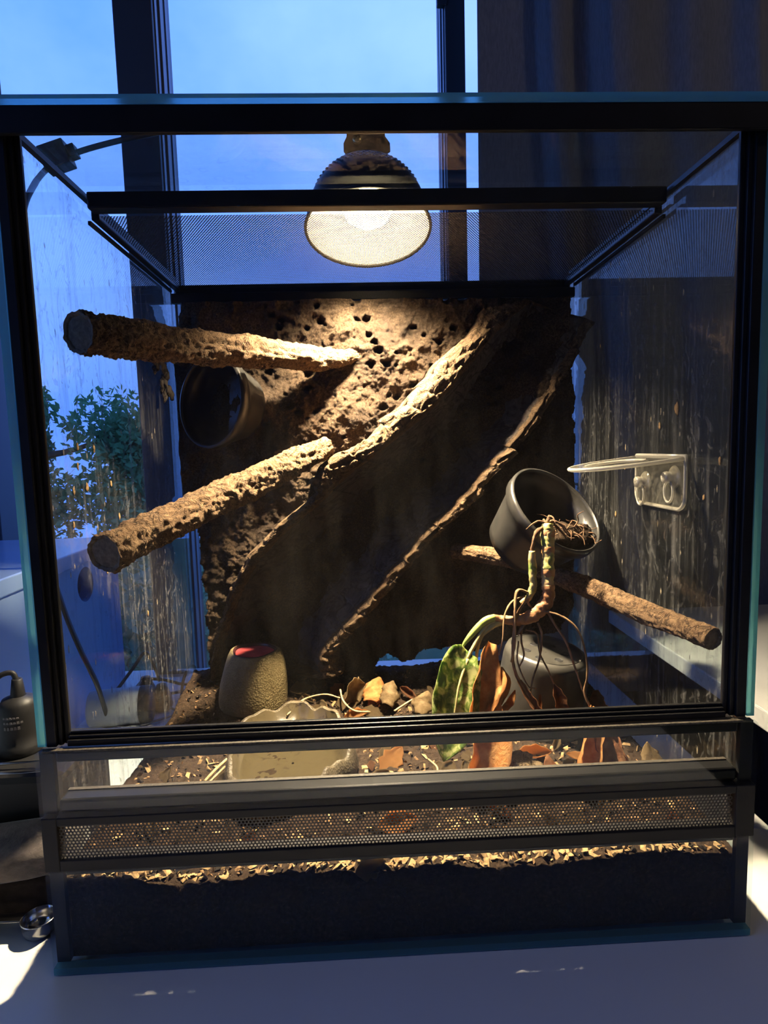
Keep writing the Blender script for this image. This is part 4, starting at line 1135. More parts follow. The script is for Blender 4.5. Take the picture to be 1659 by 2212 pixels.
DRY = [[(0.3495, 0.14, 0.1862, 0.0014), (0.3619, 0.135, 0.1847, 0.0016), (0.3732, 0.13, 0.1793, 0.0016), (0.3813, 0.126, 0.169, 0.0015), (0.3854, 0.122, 0.1504, 0.0014), (0.3852, 0.119, 0.134, 0.0015), (0.3822, 0.117, 0.1218, 0.0014), (0.3866, 0.114, 0.109, 0.0022)], [(0.3573, 0.142, 0.1878, 0.0016), (0.3633, 0.138, 0.1753, 0.0017), (0.372, 0.133, 0.1604, 0.0016), (0.3767, 0.128, 0.1438, 0.0014), (0.3816, 0.124, 0.1258, 0.0012), (0.3853, 0.121, 0.1132, 0.001)], [(0.35, 0.139, 0.1755, 0.0014), (0.3523, 0.136, 0.1662, 0.0016), (0.3495, 0.132, 0.1475, 0.0013), (0.342, 0.128, 0.1291, 0.0011), (0.3396, 0.125, 0.1175, 0.001)], [(0.3427, 0.144, 0.1959, 0.0012), (0.332, 0.14, 0.182, 0.0015), (0.3274, 0.135, 0.1595, 0.0014), (0.3271, 0.131, 0.1407, 0.0017), (0.3323, 0.127, 0.1259, 0.0022), (0.3426, 0.122, 0.1082, 0.003)], [(0.3403, 0.144, 0.1976, 0.0011), (0.3285, 0.142, 0.1937, 0.0012), (0.3214, 0.139, 0.1827, 0.0011), (0.3187, 0.135, 0.1646, 0.0009), (0.3148, 0.132, 0.1509, 0.0007)], [(0.344, 0.146, 0.2002, 0.0016), (0.3336, 0.143, 0.2029, 0.0017), (0.3301, 0.139, 0.1864, 0.0016), (0.3287, 0.134, 0.1597, 0.0012), (0.3248, 0.131, 0.1448, 0.001)], [(0.3367, 0.14, 0.1729, 0.0012), (0.3348, 0.136, 0.1609, 0.0014), (0.3363, 0.133, 0.1497, 0.0013), (0.3316, 0.13, 0.1409, 0.001)], [(0.3396, 0.139, 0.1698, 0.001), (0.3483, 0.136, 0.1664, 0.0012), (0.3495, 0.132, 0.1515, 0.0011), (0.3562, 0.128, 0.1358, 0.0011), (0.36, 0.125, 0.1255, 0.0012)], [(0.3442, 0.141, 0.1804, 0.0016), (0.3362, 0.138, 0.1727, 0.0018), (0.3317, 0.136, 0.1662, 0.0012)], [(0.3473, 0.146, 0.2009, 0.0018), (0.3427, 0.144, 0.1927, 0.0018), (0.3469, 0.142, 0.1865, 0.0012)], [(0.3322, 0.135, 0.1613, 0.0011), (0.3303, 0.131, 0.1446, 0.0012), (0.3378, 0.127, 0.1256, 0.001), (0.3443, 0.125, 0.123, 0.0008)]]
for k, pts in enumerate(DRY): strand('dry_petiole', pts, DRYP, 8, 26, 0.2, None, k * 1.3, flat=0.6)
for k in range(12):
    rnd = random.Random(100 + k); a = rnd.uniform(0, 2 * PI)
    p0 = Vector((0.3624, 0.156, 0.2577)); pts = [tuple(p0) + (0.0011,)]
    d = Vector((math.cos(a) * 0.8 + 0.2, 0.25 * math.sin(a), 0.9)).normalized(); p = p0
    for s_ in range(4):
        d = (d + Vector((0.25 * math.cos(a) + rnd.uniform(-.3, .3), rnd.uniform(-.25, .25), -0.55 + rnd.uniform(-.3, .2)))).normalized(); p = p + d * rnd.uniform(.004, .008)
        pts.append(tuple(p) + (0.0010 - 0.0002 * s_,))
    strand('root', pts, ROOTM, 6, 14, 0.3, None, k)
strand('aerial_root', [(0.3585, 0.154, 0.2549, 0.0016), (0.3522, 0.152, 0.2505, 0.0018), (0.3495, 0.151, 0.2427, 0.0015), (0.3476, 0.15, 0.2333, 0.0013)], ROOTM, 8, 20, 0.4)

# leaves of the plant: strips along a path, with a curled cross-section
def leaf_strip(name, pts, mat, parent, curl=0.4, n=22, m=8, wavy=0.15, seed=0.0, side=(1, 0, 0), tipw=0.02, startw=0.15, thick=0.0005):
    """pts: (x, y, z, half width); side: the across direction"""
    cpv = catmull(pts, n); v = []; f = []
    for i, p in enumerate(cpv):
        c = Vector(p[:3]); hw = p[3]
        t = (Vector(cpv[min(i + 1, n)][:3]) - Vector(cpv[max(i - 1, 0)][:3])).normalized()
        sd = Vector(side); sd = (sd - t * sd.dot(t)).normalized(); nr = t.cross(sd)
        for j in range(m + 1):
            a = (j / m) * 2 - 1
            ww = hw * (1 + wavy * fbm((i * 0.35, a * 1.2, seed), 2))
            off = nr * (curl * hw * (a * a) + 0.12 * hw * fbm((i * 0.25 + 3, a * 2, seed + 5), 3))
            v.append(c + sd * a * ww + off)
    for i in range(n):
        for j in range(m):
            q = i * (m + 1) + j; f.append([q, q + 1, q + m + 2, q + m + 1])
    o = wpart(name, v, f, mat, parent, True) if parent is not None else mesh_obj(name, v, f, mat, None, True)
    s_ = o.modifiers.new('thick', 'SOLIDIFY'); s_.thickness = thick
    return o
def varieg():
    t = NT('variegated_leaf'); p = t.n('ShaderNodeBsdfPrincipled'); p.inputs['Roughness'].default_value = 0.42
    n1 = t.noise(170, 4, 0.6, (1, 1, 0.7), dist=0.6)
    c = t.ramp(n1, [(0.40, (0.10, 0.19, 0.035)), (0.50, (0.27, 0.37, 0.08)), (0.58, (0.62, 0.64, 0.28))])
    t.l(c, p.inputs['Base Color']); t.l(t.bump(t.noise(220, 3), 0.2, 0.0006), p.inputs['Normal'])
    tl = t.n('ShaderNodeBsdfTranslucent'); t.l(c, tl.inputs[0])
    return t.done(t.mixs(0.5, p.outputs[0], tl.outputs[0]))
VAR = varieg()
gl = leaf_strip('leaf', [(0.2886, 0.13, 0.1555, 0.009), (0.2822, 0.125, 0.1488, 0.0165), (0.276, 0.117, 0.1323, 0.019), (0.2713, 0.108, 0.1129, 0.0195), (0.2669, 0.1, 0.0975, 0.0155), (0.2636, 0.094, 0.0884, 0.0085), (0.2609, 0.091, 0.0814, 0.0006)], VAR, plant, 0.25, 30, 10, 0.05, 1.0, (1, 0.15, -0.1))
gl['label'] = 'green leaf with cream speckles'
v, f = tube(catmull([(0.2871, 0.1268, 0.1503), (0.2779, 0.1148, 0.1331), (0.2725, 0.1062, 0.1137), (0.2664, 0.0972, 0.0951)], 24), [0.0013 - 0.0009 * i / 24 for i in range(25)], 8); wpart('midrib', v, f, PALEP, gl, True)
def drymat(name, a, b, cc_):
    t = NT(name); p = t.n('ShaderNodeBsdfPrincipled'); p.inputs['Roughness'].default_value = 0.75; p.inputs['Specular IOR Level'].default_value = 0.25
    n1 = t.noise(70, 6, 0.65); c = t.ramp(n1, [(0.32, a), (0.52, b), (0.72, cc_)]); t.l(c, p.inputs['Base Color'])
    t.l(t.bump(t.noise(150, 6, 0.68, dist=0.8), 0.9, 0.0025), p.inputs['Normal'])
    tl = t.n('ShaderNodeBsdfTranslucent'); t.l(c, tl.inputs[0])
    return t.done(t.mixs(0.55, p.outputs[0], tl.outputs[0]))
ORANGE = drymat('orange_dry_leaf', (0.40, 0.15, 0.045), (0.66, 0.33, 0.11), (0.78, 0.50, 0.22))
TAN = drymat('tan_dry_leaf', (0.13, 0.085, 0.04), (0.26, 0.18, 0.09), (0.40, 0.30, 0.17))
RUST = drymat('rust_dry_leaf', (0.13, 0.05, 0.025), (0.28, 0.12, 0.055), (0.40, 0.22, 0.11))
PL = [
 ('withered_leaf', [(0.3089, 0.141, 0.159, 0.004), (0.3024, 0.133, 0.145, 0.0105), (0.2964, 0.124, 0.1246, 0.0135), (0.2933, 0.113, 0.1057, 0.015), (0.295, 0.1, 0.0904, 0.0175), (0.2869, 0.09, 0.0749, 0.017), (0.2809, 0.082, 0.0646, 0.011)], ORANGE, 0.9, (0.9, 0.4, 0)),
 ('withered_leaf', [(0.3161, 0.131, 0.1411, 0.001), (0.3137, 0.128, 0.1311, 0.0075), (0.3065, 0.124, 0.1202, 0.008), (0.2988, 0.121, 0.1098, 0.009), (0.295, 0.118, 0.0993, 0.007)], ORANGE, 1.2, (0.5, 0.9, -0.4)),
 ('withered_leaf', [(0.327, 0.128, 0.1217, 0.001), (0.3208, 0.125, 0.1159, 0.006), (0.3137, 0.122, 0.1087, 0.0065), (0.3081, 0.118, 0.1003, 0.004)], ORANGE, 0.8, (0.6, 0.6, 0.4)),
 ('withered_leaf', [(0.3302, 0.128, 0.1296, 0.002), (0.3354, 0.124, 0.1189, 0.0035), (0.3417, 0.119, 0.108, 0.004), (0.3467, 0.115, 0.0984, 0.003)], RUST, 1.0, (0.6, 0.3, 0.5)),
 ('withered_leaf', [(0.3592, 0.125, 0.1263, 0.0008), (0.3606, 0.122, 0.1187, 0.005), (0.3628, 0.119, 0.1078, 0.0055), (0.3641, 0.116, 0.0991, 0.003)], RUST, 0.9, (0.9, 0.2, 0.2)),
 ('withered_leaf', [(0.3866, 0.114, 0.111, 0.0015), (0.382, 0.106, 0.101, 0.0075), (0.3746, 0.096, 0.0867, 0.0085), (0.368, 0.088, 0.0759, 0.0095), (0.3636, 0.082, 0.0642, 0.007)], ORANGE, 1.5, (0.9, 0.35, 0)),
 ('withered_leaf', [(0.3874, 0.112, 0.1059, 0.002), (0.3927, 0.1, 0.0917, 0.008), (0.3961, 0.09, 0.0792, 0.0105), (0.3988, 0.082, 0.0663, 0.008)], RUST, 1.1, (0.9, -0.3, 0.3)),
 ('withered_leaf', [(0.3474, 0.125, 0.118, 0.001), (0.3441, 0.119, 0.1047, 0.003), (0.341, 0.114, 0.0951, 0.004)], ORANGE, 1.0, (0.9, 0.2, 0.2)),
 ('withered_leaf', [(0.4177, 0.178, 0.0971, 0.003), (0.4197, 0.174, 0.0853, 0.01), (0.42, 0.168, 0.0701, 0.009)], RUST, 0.7, (0.6, -0.7, 0.2)),
]
for k, (nm, pts, mat, curl, side) in enumerate(PL): leaf_strip(nm, pts, mat, plant, curl, 22, 8, 0.3, k * 2.2, side)

# ================================================================== LEAF LITTER
def litter_mesh(seed, aspect, curl, lobes):
    rnd = random.Random(seed); n, m = 14, 8; v = []; f = []
    for i in range(n + 1):
        t = i / n; w = aspect * math.sin(PI * t ** 0.85) ** 0.8 * (1 + lobes * math.sin(t * 21 + seed)) + 0.01
        for j in range(m + 1):
            a = j / m * 2 - 1
            x = (t - 0.5) * 2; y = a * w
            z = curl * (a * a * w * 1.1 + 0.35 * (t - 0.5) ** 2 * 2) + 0.10 * fbm((t * 3.2 + seed, a * 1.6, 0.4), 3)
            v.append((x, y, z))
    for i in range(n):
        for j in range(m):
            q = i * (m + 1) + j; f.append([q, q + 1, q + m + 2, q + m + 1])
    me = bpy.data.meshes.new('dry_leaf'); me.from_pydata(v, [], f); me.polygons.foreach_set('use_smooth', [True] * len(f)); me.update()
    return me
LM = {}
for mi, mat in enumerate((TAN, ORANGE, RUST)):
    for k, (a, c, l) in enumerate(((0.55, 0.5, 0.05), (0.42, 0.9, 0.12), (0.62, 0.25, 0.16), (0.34, 1.3, 0.08))):
        me = litter_mesh(7 * k + mi * 31 + 1, a, c, l); me.materials.append(mat); LM[(mi, k)] = me
def leaf_at(pos, size, mi, k, rz, rx, ry, label, group=None):
    o = bpy.data.objects.new('dry_leaf', LM[(mi, k)]); COL.objects.link(o)
    o.location = (pos[0], pos[1], soil_z(pos[0], pos[1]) + pos[2]); o.scale = (size, size, size); o.rotation_euler = (Matrix.Rotation(0.5, 3, 'X') @ Matrix.Rotation(rz, 3, 'Z') @ Matrix.Rotation(rx, 3, 'X') @ Matrix.Rotation(ry, 3, 'Y')).to_euler()
    tag(o, label, 'leaf', group); s_ = o.modifiers.new('thick', 'SOLIDIFY'); s_.thickness = 0.05
    return o
named = [
 ((0.1317, 0.2744, 0.076), 0.0130, 0, 0, 0.3, 0.15, 0.2, 'tan curled dry leaf right beside the feeding dish'),
 ((0.1831, 0.2467, 0.074), 0.0150, 0, 2, 0.5, 0.25, 0.1, 'broad tan dry leaf lying behind the water dish'),
 ((0.2121, 0.2533, 0.074), 0.0160, 1, 0, 1.2, 0.3, -0.2, 'reddish brown dry leaf standing up behind the tan litter'),
 ((0.2258, 0.2543, 0.075), 0.0120, 0, 1, 2.0, 0.2, 0.3, 'tan dry leaf leaning on the reddish leaf at the litter pile'),
 ((0.2084, 0.2238, 0.07), 0.0125, 0, 2, -0.4, -0.2, 0.2, 'pale pointed dry leaf in front of the reddish leaf'),
 ((0.1917, 0.2211, 0.07), 0.0130, 1, 1, 0.2, 0.1, -0.1, 'orange curled leaf lying flat at the litter pile'),
 ((0.2471, 0.2521, 0.074), 0.0130, 2, 3, -0.8, 0.2, 0.1, 'narrow brown dry leaf slanting near the green leaf'),
 ((0.2559, 0.2147, 0.07), 0.0120, 0, 0, 1.4, 0.1, 0.2, 'crumpled pale leaf just left of the green speckled leaf'),
 ((0.209, 0.108, 0.064), 0.0130, 0, 0, 0.7, 0.35, 0.1, 'ragged tan leaf beside the right rim of the water dish'),
 ((0.2359, 0.1019, 0.063), 0.0135, 0, 2, 0.1, 0.1, 0.15, 'flat pale leaf with curled edge behind the low front pane'),
 ((0.2663, 0.1101, 0.064), 0.0135, 0, 0, 1.0, 0.3, 0.3, 'grey-tan leaf below the tip of the green speckled leaf'),
 ((0.2222, 0.1366, 0.064), 0.0150, 1, 2, 0.9, 0.2, -0.1, 'brownish orange leaf seen behind the low pane at centre'),
 ((0.4156, 0.0911, 0.061), 0.0110, 1, 1, 0.2, 0.2, 0.1, 'small orange leaf at the foot of the propped pointed leaf'),
 ((0.3425, 0.1297, 0.066), 0.0170, 1, 3, 0.1, 0.15, 0.1, 'curved orange leaf behind the soil clod'),
 ((0.367, 0.1136, 0.066), 0.0120, 0, 1, 0.6, 0.2, 0.4, 'small tan leaf between clod and hanging orange leaf'),
 ((0.0812, 0.1185, 0.066), 0.0120, 0, 3, 1.1, 0.2, 0.2, 'long grey leaf curled at the left rim of the water dish'),
 ((0.2014, 0.0107, 0.057), 0.0110, 0, 2, 0.3, 0.7, 0.1, 'whitish leaf pressed to the lower front glass near the middle'),
 ((0.2223, 0.0528, 0.06), 0.0150, 1, 0, 0.2, 0.2, 0.0, 'reddish leaf glimpsed through the vent strip'),
]
for (p, s_, mi, k, rz, rx, ry, lab) in named: leaf_at((p[0], p[1], s_ * 0.22), s_, mi, k, rz, rx, ry, lab)
rnd = random.Random(31)
def clear_of(x, y, m=0.0):
    if math.hypot(x - fc.x, y - fc.y) < 0.042 + m: return False
    if math.hypot(x - pc[0], y - pc[1]) < 0.047 + m: return False
    if math.hypot((x - wc.x) / 0.058, (y - wc.y) / 0.090) < 1.0 + m * 12: return False
    return True
def scrap_label(x, y, mi, size):
    col_ = ('tan', 'orange', 'rust brown')[mi]
    if y < 0.075: place = 'near the front glass, ' + ('left of the plant' if x < 0.25 else 'below the plant' if x < 0.36 else 'far right')
    elif x < 0.08: place = 'on the soil left of the water dish'
    elif y > 0.235: place = ('behind the water dish' if x < 0.16 else 'under the gap in the back wall')
    elif x < 0.25: place = 'in the litter right of the water dish'
    elif x < 0.33: place = 'on the soil ' + ('behind' if y > 0.14 else 'in front of') + ' the green speckled leaf'
    else: place = 'on the soil ' + ('right of' if x > pc[0] else 'in front of') + ' the overturned pot'
    return '%s %s leaf scrap %s' % ('tiny' if size < 0.0072 else 'small' if size < 0.0094 else 'larger', col_, place), 'small dry leaves strewn over the soil'
cnt = 0
while cnt < 60:
    x = rnd.uniform(0.03, 0.42); y = rnd.uniform(0.025, 0.285)
    if not clear_of(x, y, 0.006) or (x < 0.12 and rnd.random() < 0.7): continue
    LMI = rnd.choice((0, 0, 0, 1, 2))
    LSZ = rnd.uniform(0.005, 0.0115)
    leaf_at((x, y, 0.002), LSZ, LMI, rnd.randrange(4), rnd.uniform(0, 6.28), rnd.gauss(0, .25), rnd.gauss(0, .25),
            *scrap_label(x, y, LMI, LSZ))
    cnt += 1
for k, (pts, mat, curl, side, lab) in enumerate((
 ([(0.4268, 0.072, 0.0661, 0.0125), (0.4263, 0.077, 0.0723, 0.015), (0.4247, 0.083, 0.0797, 0.011), (0.4234, 0.088, 0.0855, 0.0055), (0.4233, 0.091, 0.0901, 0.0005)], TAN, 0.35, (1, 0.2, 0), 'pointed tan leaf propped upright at the right glass'),
 ([(0.3506, 0.08, 0.066, 0.01), (0.3486, 0.085, 0.0716, 0.0095), (0.3458, 0.09, 0.0774, 0.0055), (0.3441, 0.094, 0.0815, 0.0005)], RUST, 0.9, (1, 0.1, 0), 'folded rust leaf standing like a tent beside the soil clod'),
 ([(0.4015, 0.072, 0.0681, 0.008), (0.4014, 0.08, 0.0741, 0.0085), (0.4013, 0.09, 0.0809, 0.0065), (0.401, 0.098, 0.086, 0.0015)], RUST, 1.0, (1, -0.2, 0), 'dark curled leaf standing left of the propped pointed leaf'),
 ([(0.1785, 0.236, 0.0699, 0.004), (0.1833, 0.242, 0.076, 0.0125), (0.1919, 0.25, 0.0792, 0.0135), (0.2007, 0.255, 0.0809, 0.002)], TAN, 0.3, (0.4, 0.3, 1), 'broad tan leaf leaning back in the litter pile'),
 ([(0.2059, 0.232, 0.0733, 0.008), (0.209, 0.24, 0.0786, 0.0125), (0.2123, 0.248, 0.0842, 0.011), (0.2164, 0.254, 0.0886, 0.002)], ORANGE, 0.5, (1, 0.1, 0.2), 'reddish leaf standing in the litter under the bark slab'),
 ([(0.2224, 0.222, 0.0731, 0.006), (0.2258, 0.232, 0.0783, 0.0095), (0.2282, 0.24, 0.0837, 0.008), (0.2305, 0.246, 0.0872, 0.001)], TAN, 0.5, (1, 0.1, -0.2), 'narrow tan leaf standing right of the reddish one'),
 ([(0.2526, 0.205, 0.0698, 0.004), (0.2567, 0.213, 0.0745, 0.01), (0.2603, 0.22, 0.0799, 0.0105), (0.2639, 0.226, 0.083, 0.002)], TAN, 0.6, (1, 0.2, 0.2), 'crumpled tan leaf standing left of the speckled green leaf'),
)):
    o = leaf_strip('dry_leaf', pts, mat, None, curl, 18, 8, 0.35, 40 + k * 1.7, side); tag(o, lab, 'leaf')
# soil clod
cl = Vector((0.3213, 0.1066, 0.064)); v, f = blob((cl.x, cl.y, soil_z(cl.x, cl.y) + 0.007), 0.0165, 8.0, (1.15, 0.9, 0.72), 40, 26)
for p in v:
    p += Vector((0, 0, 1)) * 0.0018 * fbm(p * 230, 3) + Vector((1, 0, 0)) * 0.0015 * fbm(p * 210 + Vector((5, 0, 0)), 3)
CLOD = bark_mat('dry_clod', (0.26, 0.19, 0.11), (0.16, 0.11, 0.062), (0.05, 0.032, 0.02), 210)
tag(mesh_obj('soil_clod', v, f, CLOD, None, True), 'crumbly lump of dry soil behind the low pane under the plant', 'clod')
# twigs
TWIG = pbr('straw_twig', (0.40, 0.29, 0.15), 0.8, 0.2, var=0.3, vscale=150)
TW = [
 ([] or [(0.07, 0.1091, 0.064), (0.0766, 0.1196, 0.068), (0.0826, 0.1336, 0.069)], 0.0012, 'straw coloured twig lying left of the water dish'),
 ([(0.0736, 0.1091, 0.063), (0.0797, 0.1186, 0.066), (0.0828, 0.1253, 0.067)], 0.0010, 'shorter straw twig alongside the first one by the water dish'),
 ([(0.124, 0.212, 0.07), (0.1373, 0.2398, 0.073), (0.1584, 0.2445, 0.076), (0.1752, 0.2381, 0.074)], 0.0009, 'thin bent twig behind the water dish rim'),
 ([(0.175, 0.2499, 0.078), (0.1788, 0.2298, 0.074), (0.1895, 0.2137, 0.071), (0.2054, 0.2112, 0.07)], 0.0010, 'curved brown leaf stalk in the litter pile'),
 ([(0.229, 0.211, 0.07), (0.248, 0.2284, 0.073), (0.2653, 0.2358, 0.075)], 0.0010, 'straight pale twig pointing at the green leaf'),
 ([(0.0762, 0.011, 0.06), (0.0938, 0.0122, 0.062), (0.1292, 0.0135, 0.061)], 0.0009, 'pale twig pressed against the lower front glass'),
 ([(0.252, 0.1202, 0.068), (0.2582, 0.1086, 0.066), (0.2541, 0.0918, 0.064), (0.2717, 0.0872, 0.062)], 0.0008, 'thin dark curled stalk beside the grey-tan leaf'),
]
for pts, r_, lab in TW:
    pts = [(p[0], p[1], max(p[2], soil_z(p[0], p[1]) + r_ * 0.6)) for p in pts]
    v, f = tube(catmull(pts, 18), r_, 7, lambda i, j, c, d: 0.25 * r_ * noise.noise(c * 600))
    tag(mesh_obj('twig', v, f, TWIG, None, True), lab, 'twig')

# ================================================================== THINGS LEFT OF THE TANK ON THE DESK
RUB = pbr('black_rubber', (0.014, 0.014, 0.016), 0.5, 0.4, bump=0.05, bscale=400)
bx_ = box_obj('ballast_box', (-0.147, 0.088, 0.0004), (-0.030, 0.172, 0.0868), RUB, None, 0.006)
tag(bx_, 'black plastic box standing on the desk left of the tank', 'box')
ax0 = (-0.0838, 0.13, 0.087)
hold = empty('lamp_holder', (ax0[0], ax0[1], 0.0870), 'black bell shaped lamp holder with cable standing on the black box', 'lamp holder')
zz = 0.0870
v, f = lathe([(0.0005, 0.0), (0.0165, 0.0), (0.0172, 0.002), (0.0172, 0.008), (0.0152, 0.010), (0.0150, 0.018), (0.0146, 0.034), (0.0140, 0.0405), (0.0118, 0.0445), (0.0062, 0.0468), (0.0058, 0.0470)], 44, (ax0[0], ax0[1], zz), (0.03, 0, 1)); hb = wpart('body', v, f, RUB, hold, True)
v, f = lathe([(0.0056, 0.0465), (0.0050, 0.052), (0.0040, 0.0605), (0.0030, 0.0612), (0.0005, 0.0600)], 28, (ax0[0], ax0[1], zz), (0.03, 0, 1)); wpart('strain_relief', v, f, RUB, hold, True)
v, f = tube(catmull([(ax0[0] + 0.0015, ax0[1], zz + 0.058), (ax0[0] - 0.002, ax0[1], zz + 0.066), (ax0[0] - 0.012, ax0[1] - 0.004, zz + 0.063), (ax0[0] - 0.022, ax0[1] - 0.008, zz + 0.045), (ax0[0] - 0.030, ax0[1] - 0.010, zz + 0.020), (ax0[0] - 0.036, ax0[1] - 0.005, zz + 0.004), (ax0[0] - 0.042, ax0[1] + 0.02, zz + 0.0024)], 40), 0.0022, 10); wpart('cable', v, f, RUB, hold, True)
PRINT = pbr('grey_print', (0.16, 0.15, 0.16), 0.6, 0.3)
rnd = random.Random(6)
for row, (zh, n, hgt) in enumerate(((0.0335, 5, 0.0016), (0.0295, 6, 0.0018), (0.0250, 5, 0.0026))):
    pb = MB()
    for k in range(n):
        a = -PI / 2 - 0.25 + k * 0.17 + row * 0.02; h2 = hgt * rnd.uniform(.7, 1.1)
        c_, s_ = math.cos(a), math.sin(a); rr = 0.01495
        c0 = Vector((ax0[0] + rr * c_ + 0.03 * zh, ax0[1] + rr * s_, zz + zh)); tdir = Vector((-s_, c_, 0)); nd = Vector((c_, s_, 0))
        w_ = 0.0010
        P8 = [c0 + tdir * (u * w_) + Vector((0, 0, 1)) * (q * h2 / 2) + nd * t_ for t_ in (0, 0.0004) for u, q in ((-1, -1), (1, -1), (0.8, 0.9), (-0.8, 1))]
        pb.add(P8, [[0, 1, 2, 3], [7, 6, 5, 4], [0, 4, 5, 1], [1, 5, 6, 2], [2, 6, 7, 3], [3, 7, 4, 0]])
    o = pb.obj('worn_print', PRINT, hb); o['kind'] = 'stuff'
# steel tweezers leaning over the box
STEEL = pbr('polished_steel', (0.62, 0.62, 0.64), 0.16, 0.5, metal=1.0)
tw = empty('tweezers', (-0.10, 0.07, 0.0868), 'long steel tweezers lying over the black box', 'tweezers')
for dz, dy in ((0.0, 0.0), (0.0035, 0.010)):
    v, f = tube(catmull([(-0.040, 0.092 + dy, 0.0885 + dz), (-0.075, 0.090 + dy, 0.0885 + dz * .8), (-0.13, 0.094 + dy * .5, 0.0885 + dz * .4), (-0.20, 0.098, 0.0885)], 20), [0.0006 + 0.0010 * i / 20 for i in range(21)], 8); wpart('arm', v, f, STEEL, tw, True)
# folded cloth
CLOTH = NT('brown_suede'); p_ = CLOTH.n('ShaderNodeBsdfPrincipled'); p_.inputs['Roughness'].default_value = 0.85; p_.inputs['Sheen Weight'].default_value = 0.5
CLOTH.l(CLOTH.ramp(CLOTH.noise(45, 5, 0.65, (1, 1, 2)), [(0.35, (0.045, 0.035, 0.032)), (0.65, (0.20, 0.155, 0.135))]), p_.inputs['Base Color'])
CLOTH.l(CLOTH.bump(CLOTH.noise(500, 4), 0.4, 0.0008), p_.inputs['Normal']); CLOTHM = CLOTH.done(p_.outputs[0])
DARKC = pbr('dark_suede_edge', (0.018, 0.013, 0.012), 0.9, 0.2, var=0.4, vscale=120, bump=0.3, bscale=300)
def cushion(c, hx, hy, hz, seed, n=40, m=22, e=0.35):
    v = []; f = []
    def sp(w, q): return math.copysign(abs(w) ** q, w)
    for i in range(m + 1):
        th = -PI / 2 + PI * i / m
        for j in range(n):
            a = 2 * PI * j / n
            d = Vector((sp(math.cos(th), e) * sp(math.cos(a), e), sp(math.cos(th), e) * sp(math.sin(a), e), sp(math.sin(th), e)))
            k = 1 + 0.05 * fbm(d * 2.2 + Vector((seed, 0, 0)), 3)
            v.append(Vector(c) + Vector((d.x * hx, d.y * hy, d.z * hz)) * k)
    for i in range(m):
        for j in range(n):
            k = (j + 1) % n; f.append([i * n + j, i * n + k, (i + 1) * n + k, (i + 1) * n + j])
    return v, f
pou = empty('suede_pouch', (-0.07, 0.065, 0.0), 'brown suede pouch lying on the desk against the left glass', 'pouch')
v, f = cushion((-0.075, 0.0655, 0.0405), 0.0690, 0.0175, 0.0110, 2.0, e=0.5)
for p in v: p.z += 0.10 * (p.x + 0.075) + 0.35 * (p.y - 0.0655)
wpart('flap', v, f, CLOTHM, pou, True)
v, f = cushion((-0.075, 0.0655, 0.0165), 0.0660, 0.0165, 0.0160, 4.0, e=0.4); wpart('body', v, f, DARKC, pou, True)
# chrome measuring spoon
sp0 = (-0.0252, 0.0266, 0.0)
spn = empty('measuring_spoon', (sp0[0] - 0.003, sp0[1] + 0.011, 0.0), 'shiny steel measuring spoon on the desk beside the tank corner', 'spoon')
cx_, cy_ = sp0[0] - 0.003, sp0[1] + 0.011
v, f = lathe([(0.0005, 0.0004), (0.0075, 0.0004), (0.0098, 0.002), (0.0108, 0.006), (0.0110, 0.0115), (0.0116, 0.0120), (0.0110, 0.0125), (0.0102, 0.0118), (0.0098, 0.006), (0.0080, 0.0028), (0.0005, 0.0016)], 40, (cx_, cy_, 0), (0, 0, 1)); wpart('bowl', v, f, STEEL, spn, True)
hm = MB(); hm.box((cx_ - 0.085, cy_ - 0.0042, 0.0112), (cx_ - 0.0102, cy_ + 0.0042, 0.0126)); bevel(hm.obj('handle', STEEL, spn), 0.0006)
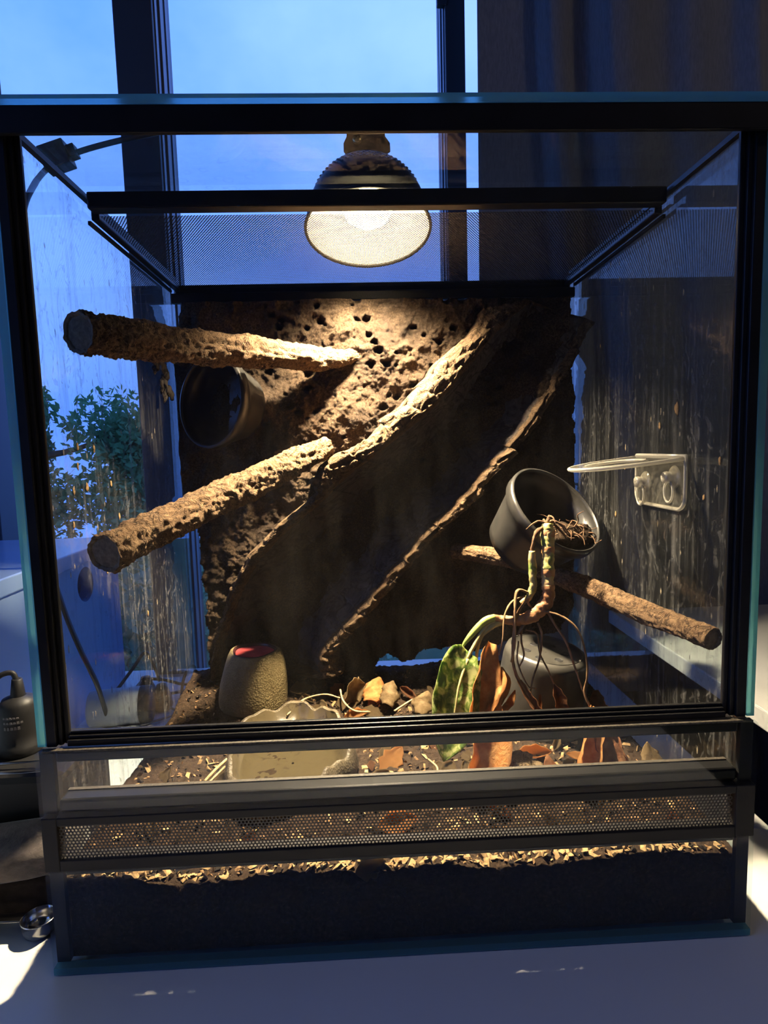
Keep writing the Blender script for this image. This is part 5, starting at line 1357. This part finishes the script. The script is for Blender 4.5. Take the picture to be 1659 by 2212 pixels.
# white tub, plugs and cables behind
TUBM = pbr('white_plastic', (0.70, 0.71, 0.72), 0.4, 0.4)
tc_ = Vector((-0.098, 0.362, 0.0226))
tub = empty('plastic_tub', (tc_.x, tc_.y, 0), 'white plastic tub lying on its side left of the tank', 'tub')
v, f = lathe([(0.0005, -0.034), (0.0205, -0.034), (0.0218, -0.031), (0.0222, 0.0), (0.0222, 0.024)], 44, tc_, (1, 0.15, 0)); wpart('body', v, f, TUBM, tub, True)
v, f = lathe([(0.0224, 0.024), (0.0225, 0.025), (0.0225, 0.035), (0.0210, 0.037), (0.0005, 0.037)], 44, tc_, (1, 0.15, 0)); wpart('lid', v, f, RUB, tub, True)
CLAB = ['black cable looping up beside the white tub', 'thin black cable lying in a wide arc behind the tub', 'grey cable curling low across the desk towards the soil', 'black cable with a hooked end near the back corner of the tank']
CB_ = [
 [(-0.069, 0.42, 0.0311), (-0.0728, 0.41, 0.0588), (-0.0782, 0.4, 0.0761), (-0.0928, 0.4, 0.0584), (-0.1107, 0.4, 0.0359), (-0.1195, 0.395, 0.0236), (-0.1165, 0.39, 0.0134), (-0.1011, 0.39, 0.0103), (-0.0783, 0.4, 0.0135), (-0.0578, 0.41, 0.0159), (-0.0459, 0.4495, 0.004)],
 [(-0.1004, 0.37, 0.0167), (-0.0942, 0.39, 0.0259), (-0.0937, 0.43, 0.0282), (-0.0728, 0.44, 0.0247), (-0.0455, 0.45, 0.013), (-0.0296, 0.4844, 0.004)],
 [(-0.096, 0.4146, 0.003), (-0.0614, 0.404, 0.003), (-0.0376, 0.3836, 0.003), (-0.0547, 0.3618, 0.003), (-0.0874, 0.3452, 0.003), (-0.1095, 0.3621, 0.003)],
 [(-0.0455, 0.43, -0.0008), (-0.0415, 0.43, 0.026), (-0.0331, 0.43, 0.0435), (-0.0257, 0.43, 0.0445), (-0.0265, 0.43, 0.0305)],
]
for k, pts in enumerate(CB_):
    pts = [(p[0], p[1], max(p[2], 0.0024)) for p in pts]
    v, f = tube(catmull(pts, 70), 0.0021 if k != 2 else 0.0016, 8)
    tag(mesh_obj('cable', v, f, CORD if k != 2 else pbr('grey_cable', (0.25, 0.26, 0.28), 0.4, 0.4), None, True), CLAB[k], 'cable', 'loose cables left of the tank')
for k, (px_, lab) in enumerate((((-0.0615, 0.4037, 0.0), 'black power plug lying among the cables left of the tank'), ((-0.0917, 0.4329, 0.0), 'second black plug beside the loops, nearer the white tub'))):
    pg = empty('power_plug', (px_[0], px_[1], 0.0), lab, 'plug')
    v, f = lathe([(0.0005, 0.0004), (0.0115, 0.0004), (0.0125, 0.004), (0.0120, 0.016), (0.0085, 0.024), (0.0060, 0.032), (0.0005, 0.0325)], 28, (px_[0], px_[1], 0), (0, 0, 1)); wpart('body', v, f, RUB, pg, True)
    v, f = lathe([(0.0126, 0.0045), (0.0130, 0.006), (0.0126, 0.0075)], 28, (px_[0], px_[1], 0), (0, 0, 1)); wpart('grip_ring', v, f, RUB, pg, True)

# a shred of bark on the left glass
mz_ = (0.0105, 0.2507, 0.4028)
shred = empty('bark_shred', mz_, 'ragged dark shred of bark stuck in the back corner of the left glass', 'bark')
rnd = random.Random(3)
for k in range(16):
    q = Vector(mz_) + Vector((rnd.uniform(-.003, .004), rnd.uniform(-.012, .016), 0)); t_ = k / 15
    q.z += 0.020 - 0.042 * t_ + rnd.uniform(-.003, .003); q.y += 0.020 * (t_ - 0.5)
    v, f = blob(q, rnd.uniform(0.0028, 0.0062), k * 2.1, (0.5, 1.0, 1.1), 12, 8); wpart('flake', v, f, BARKIN, shred, True)
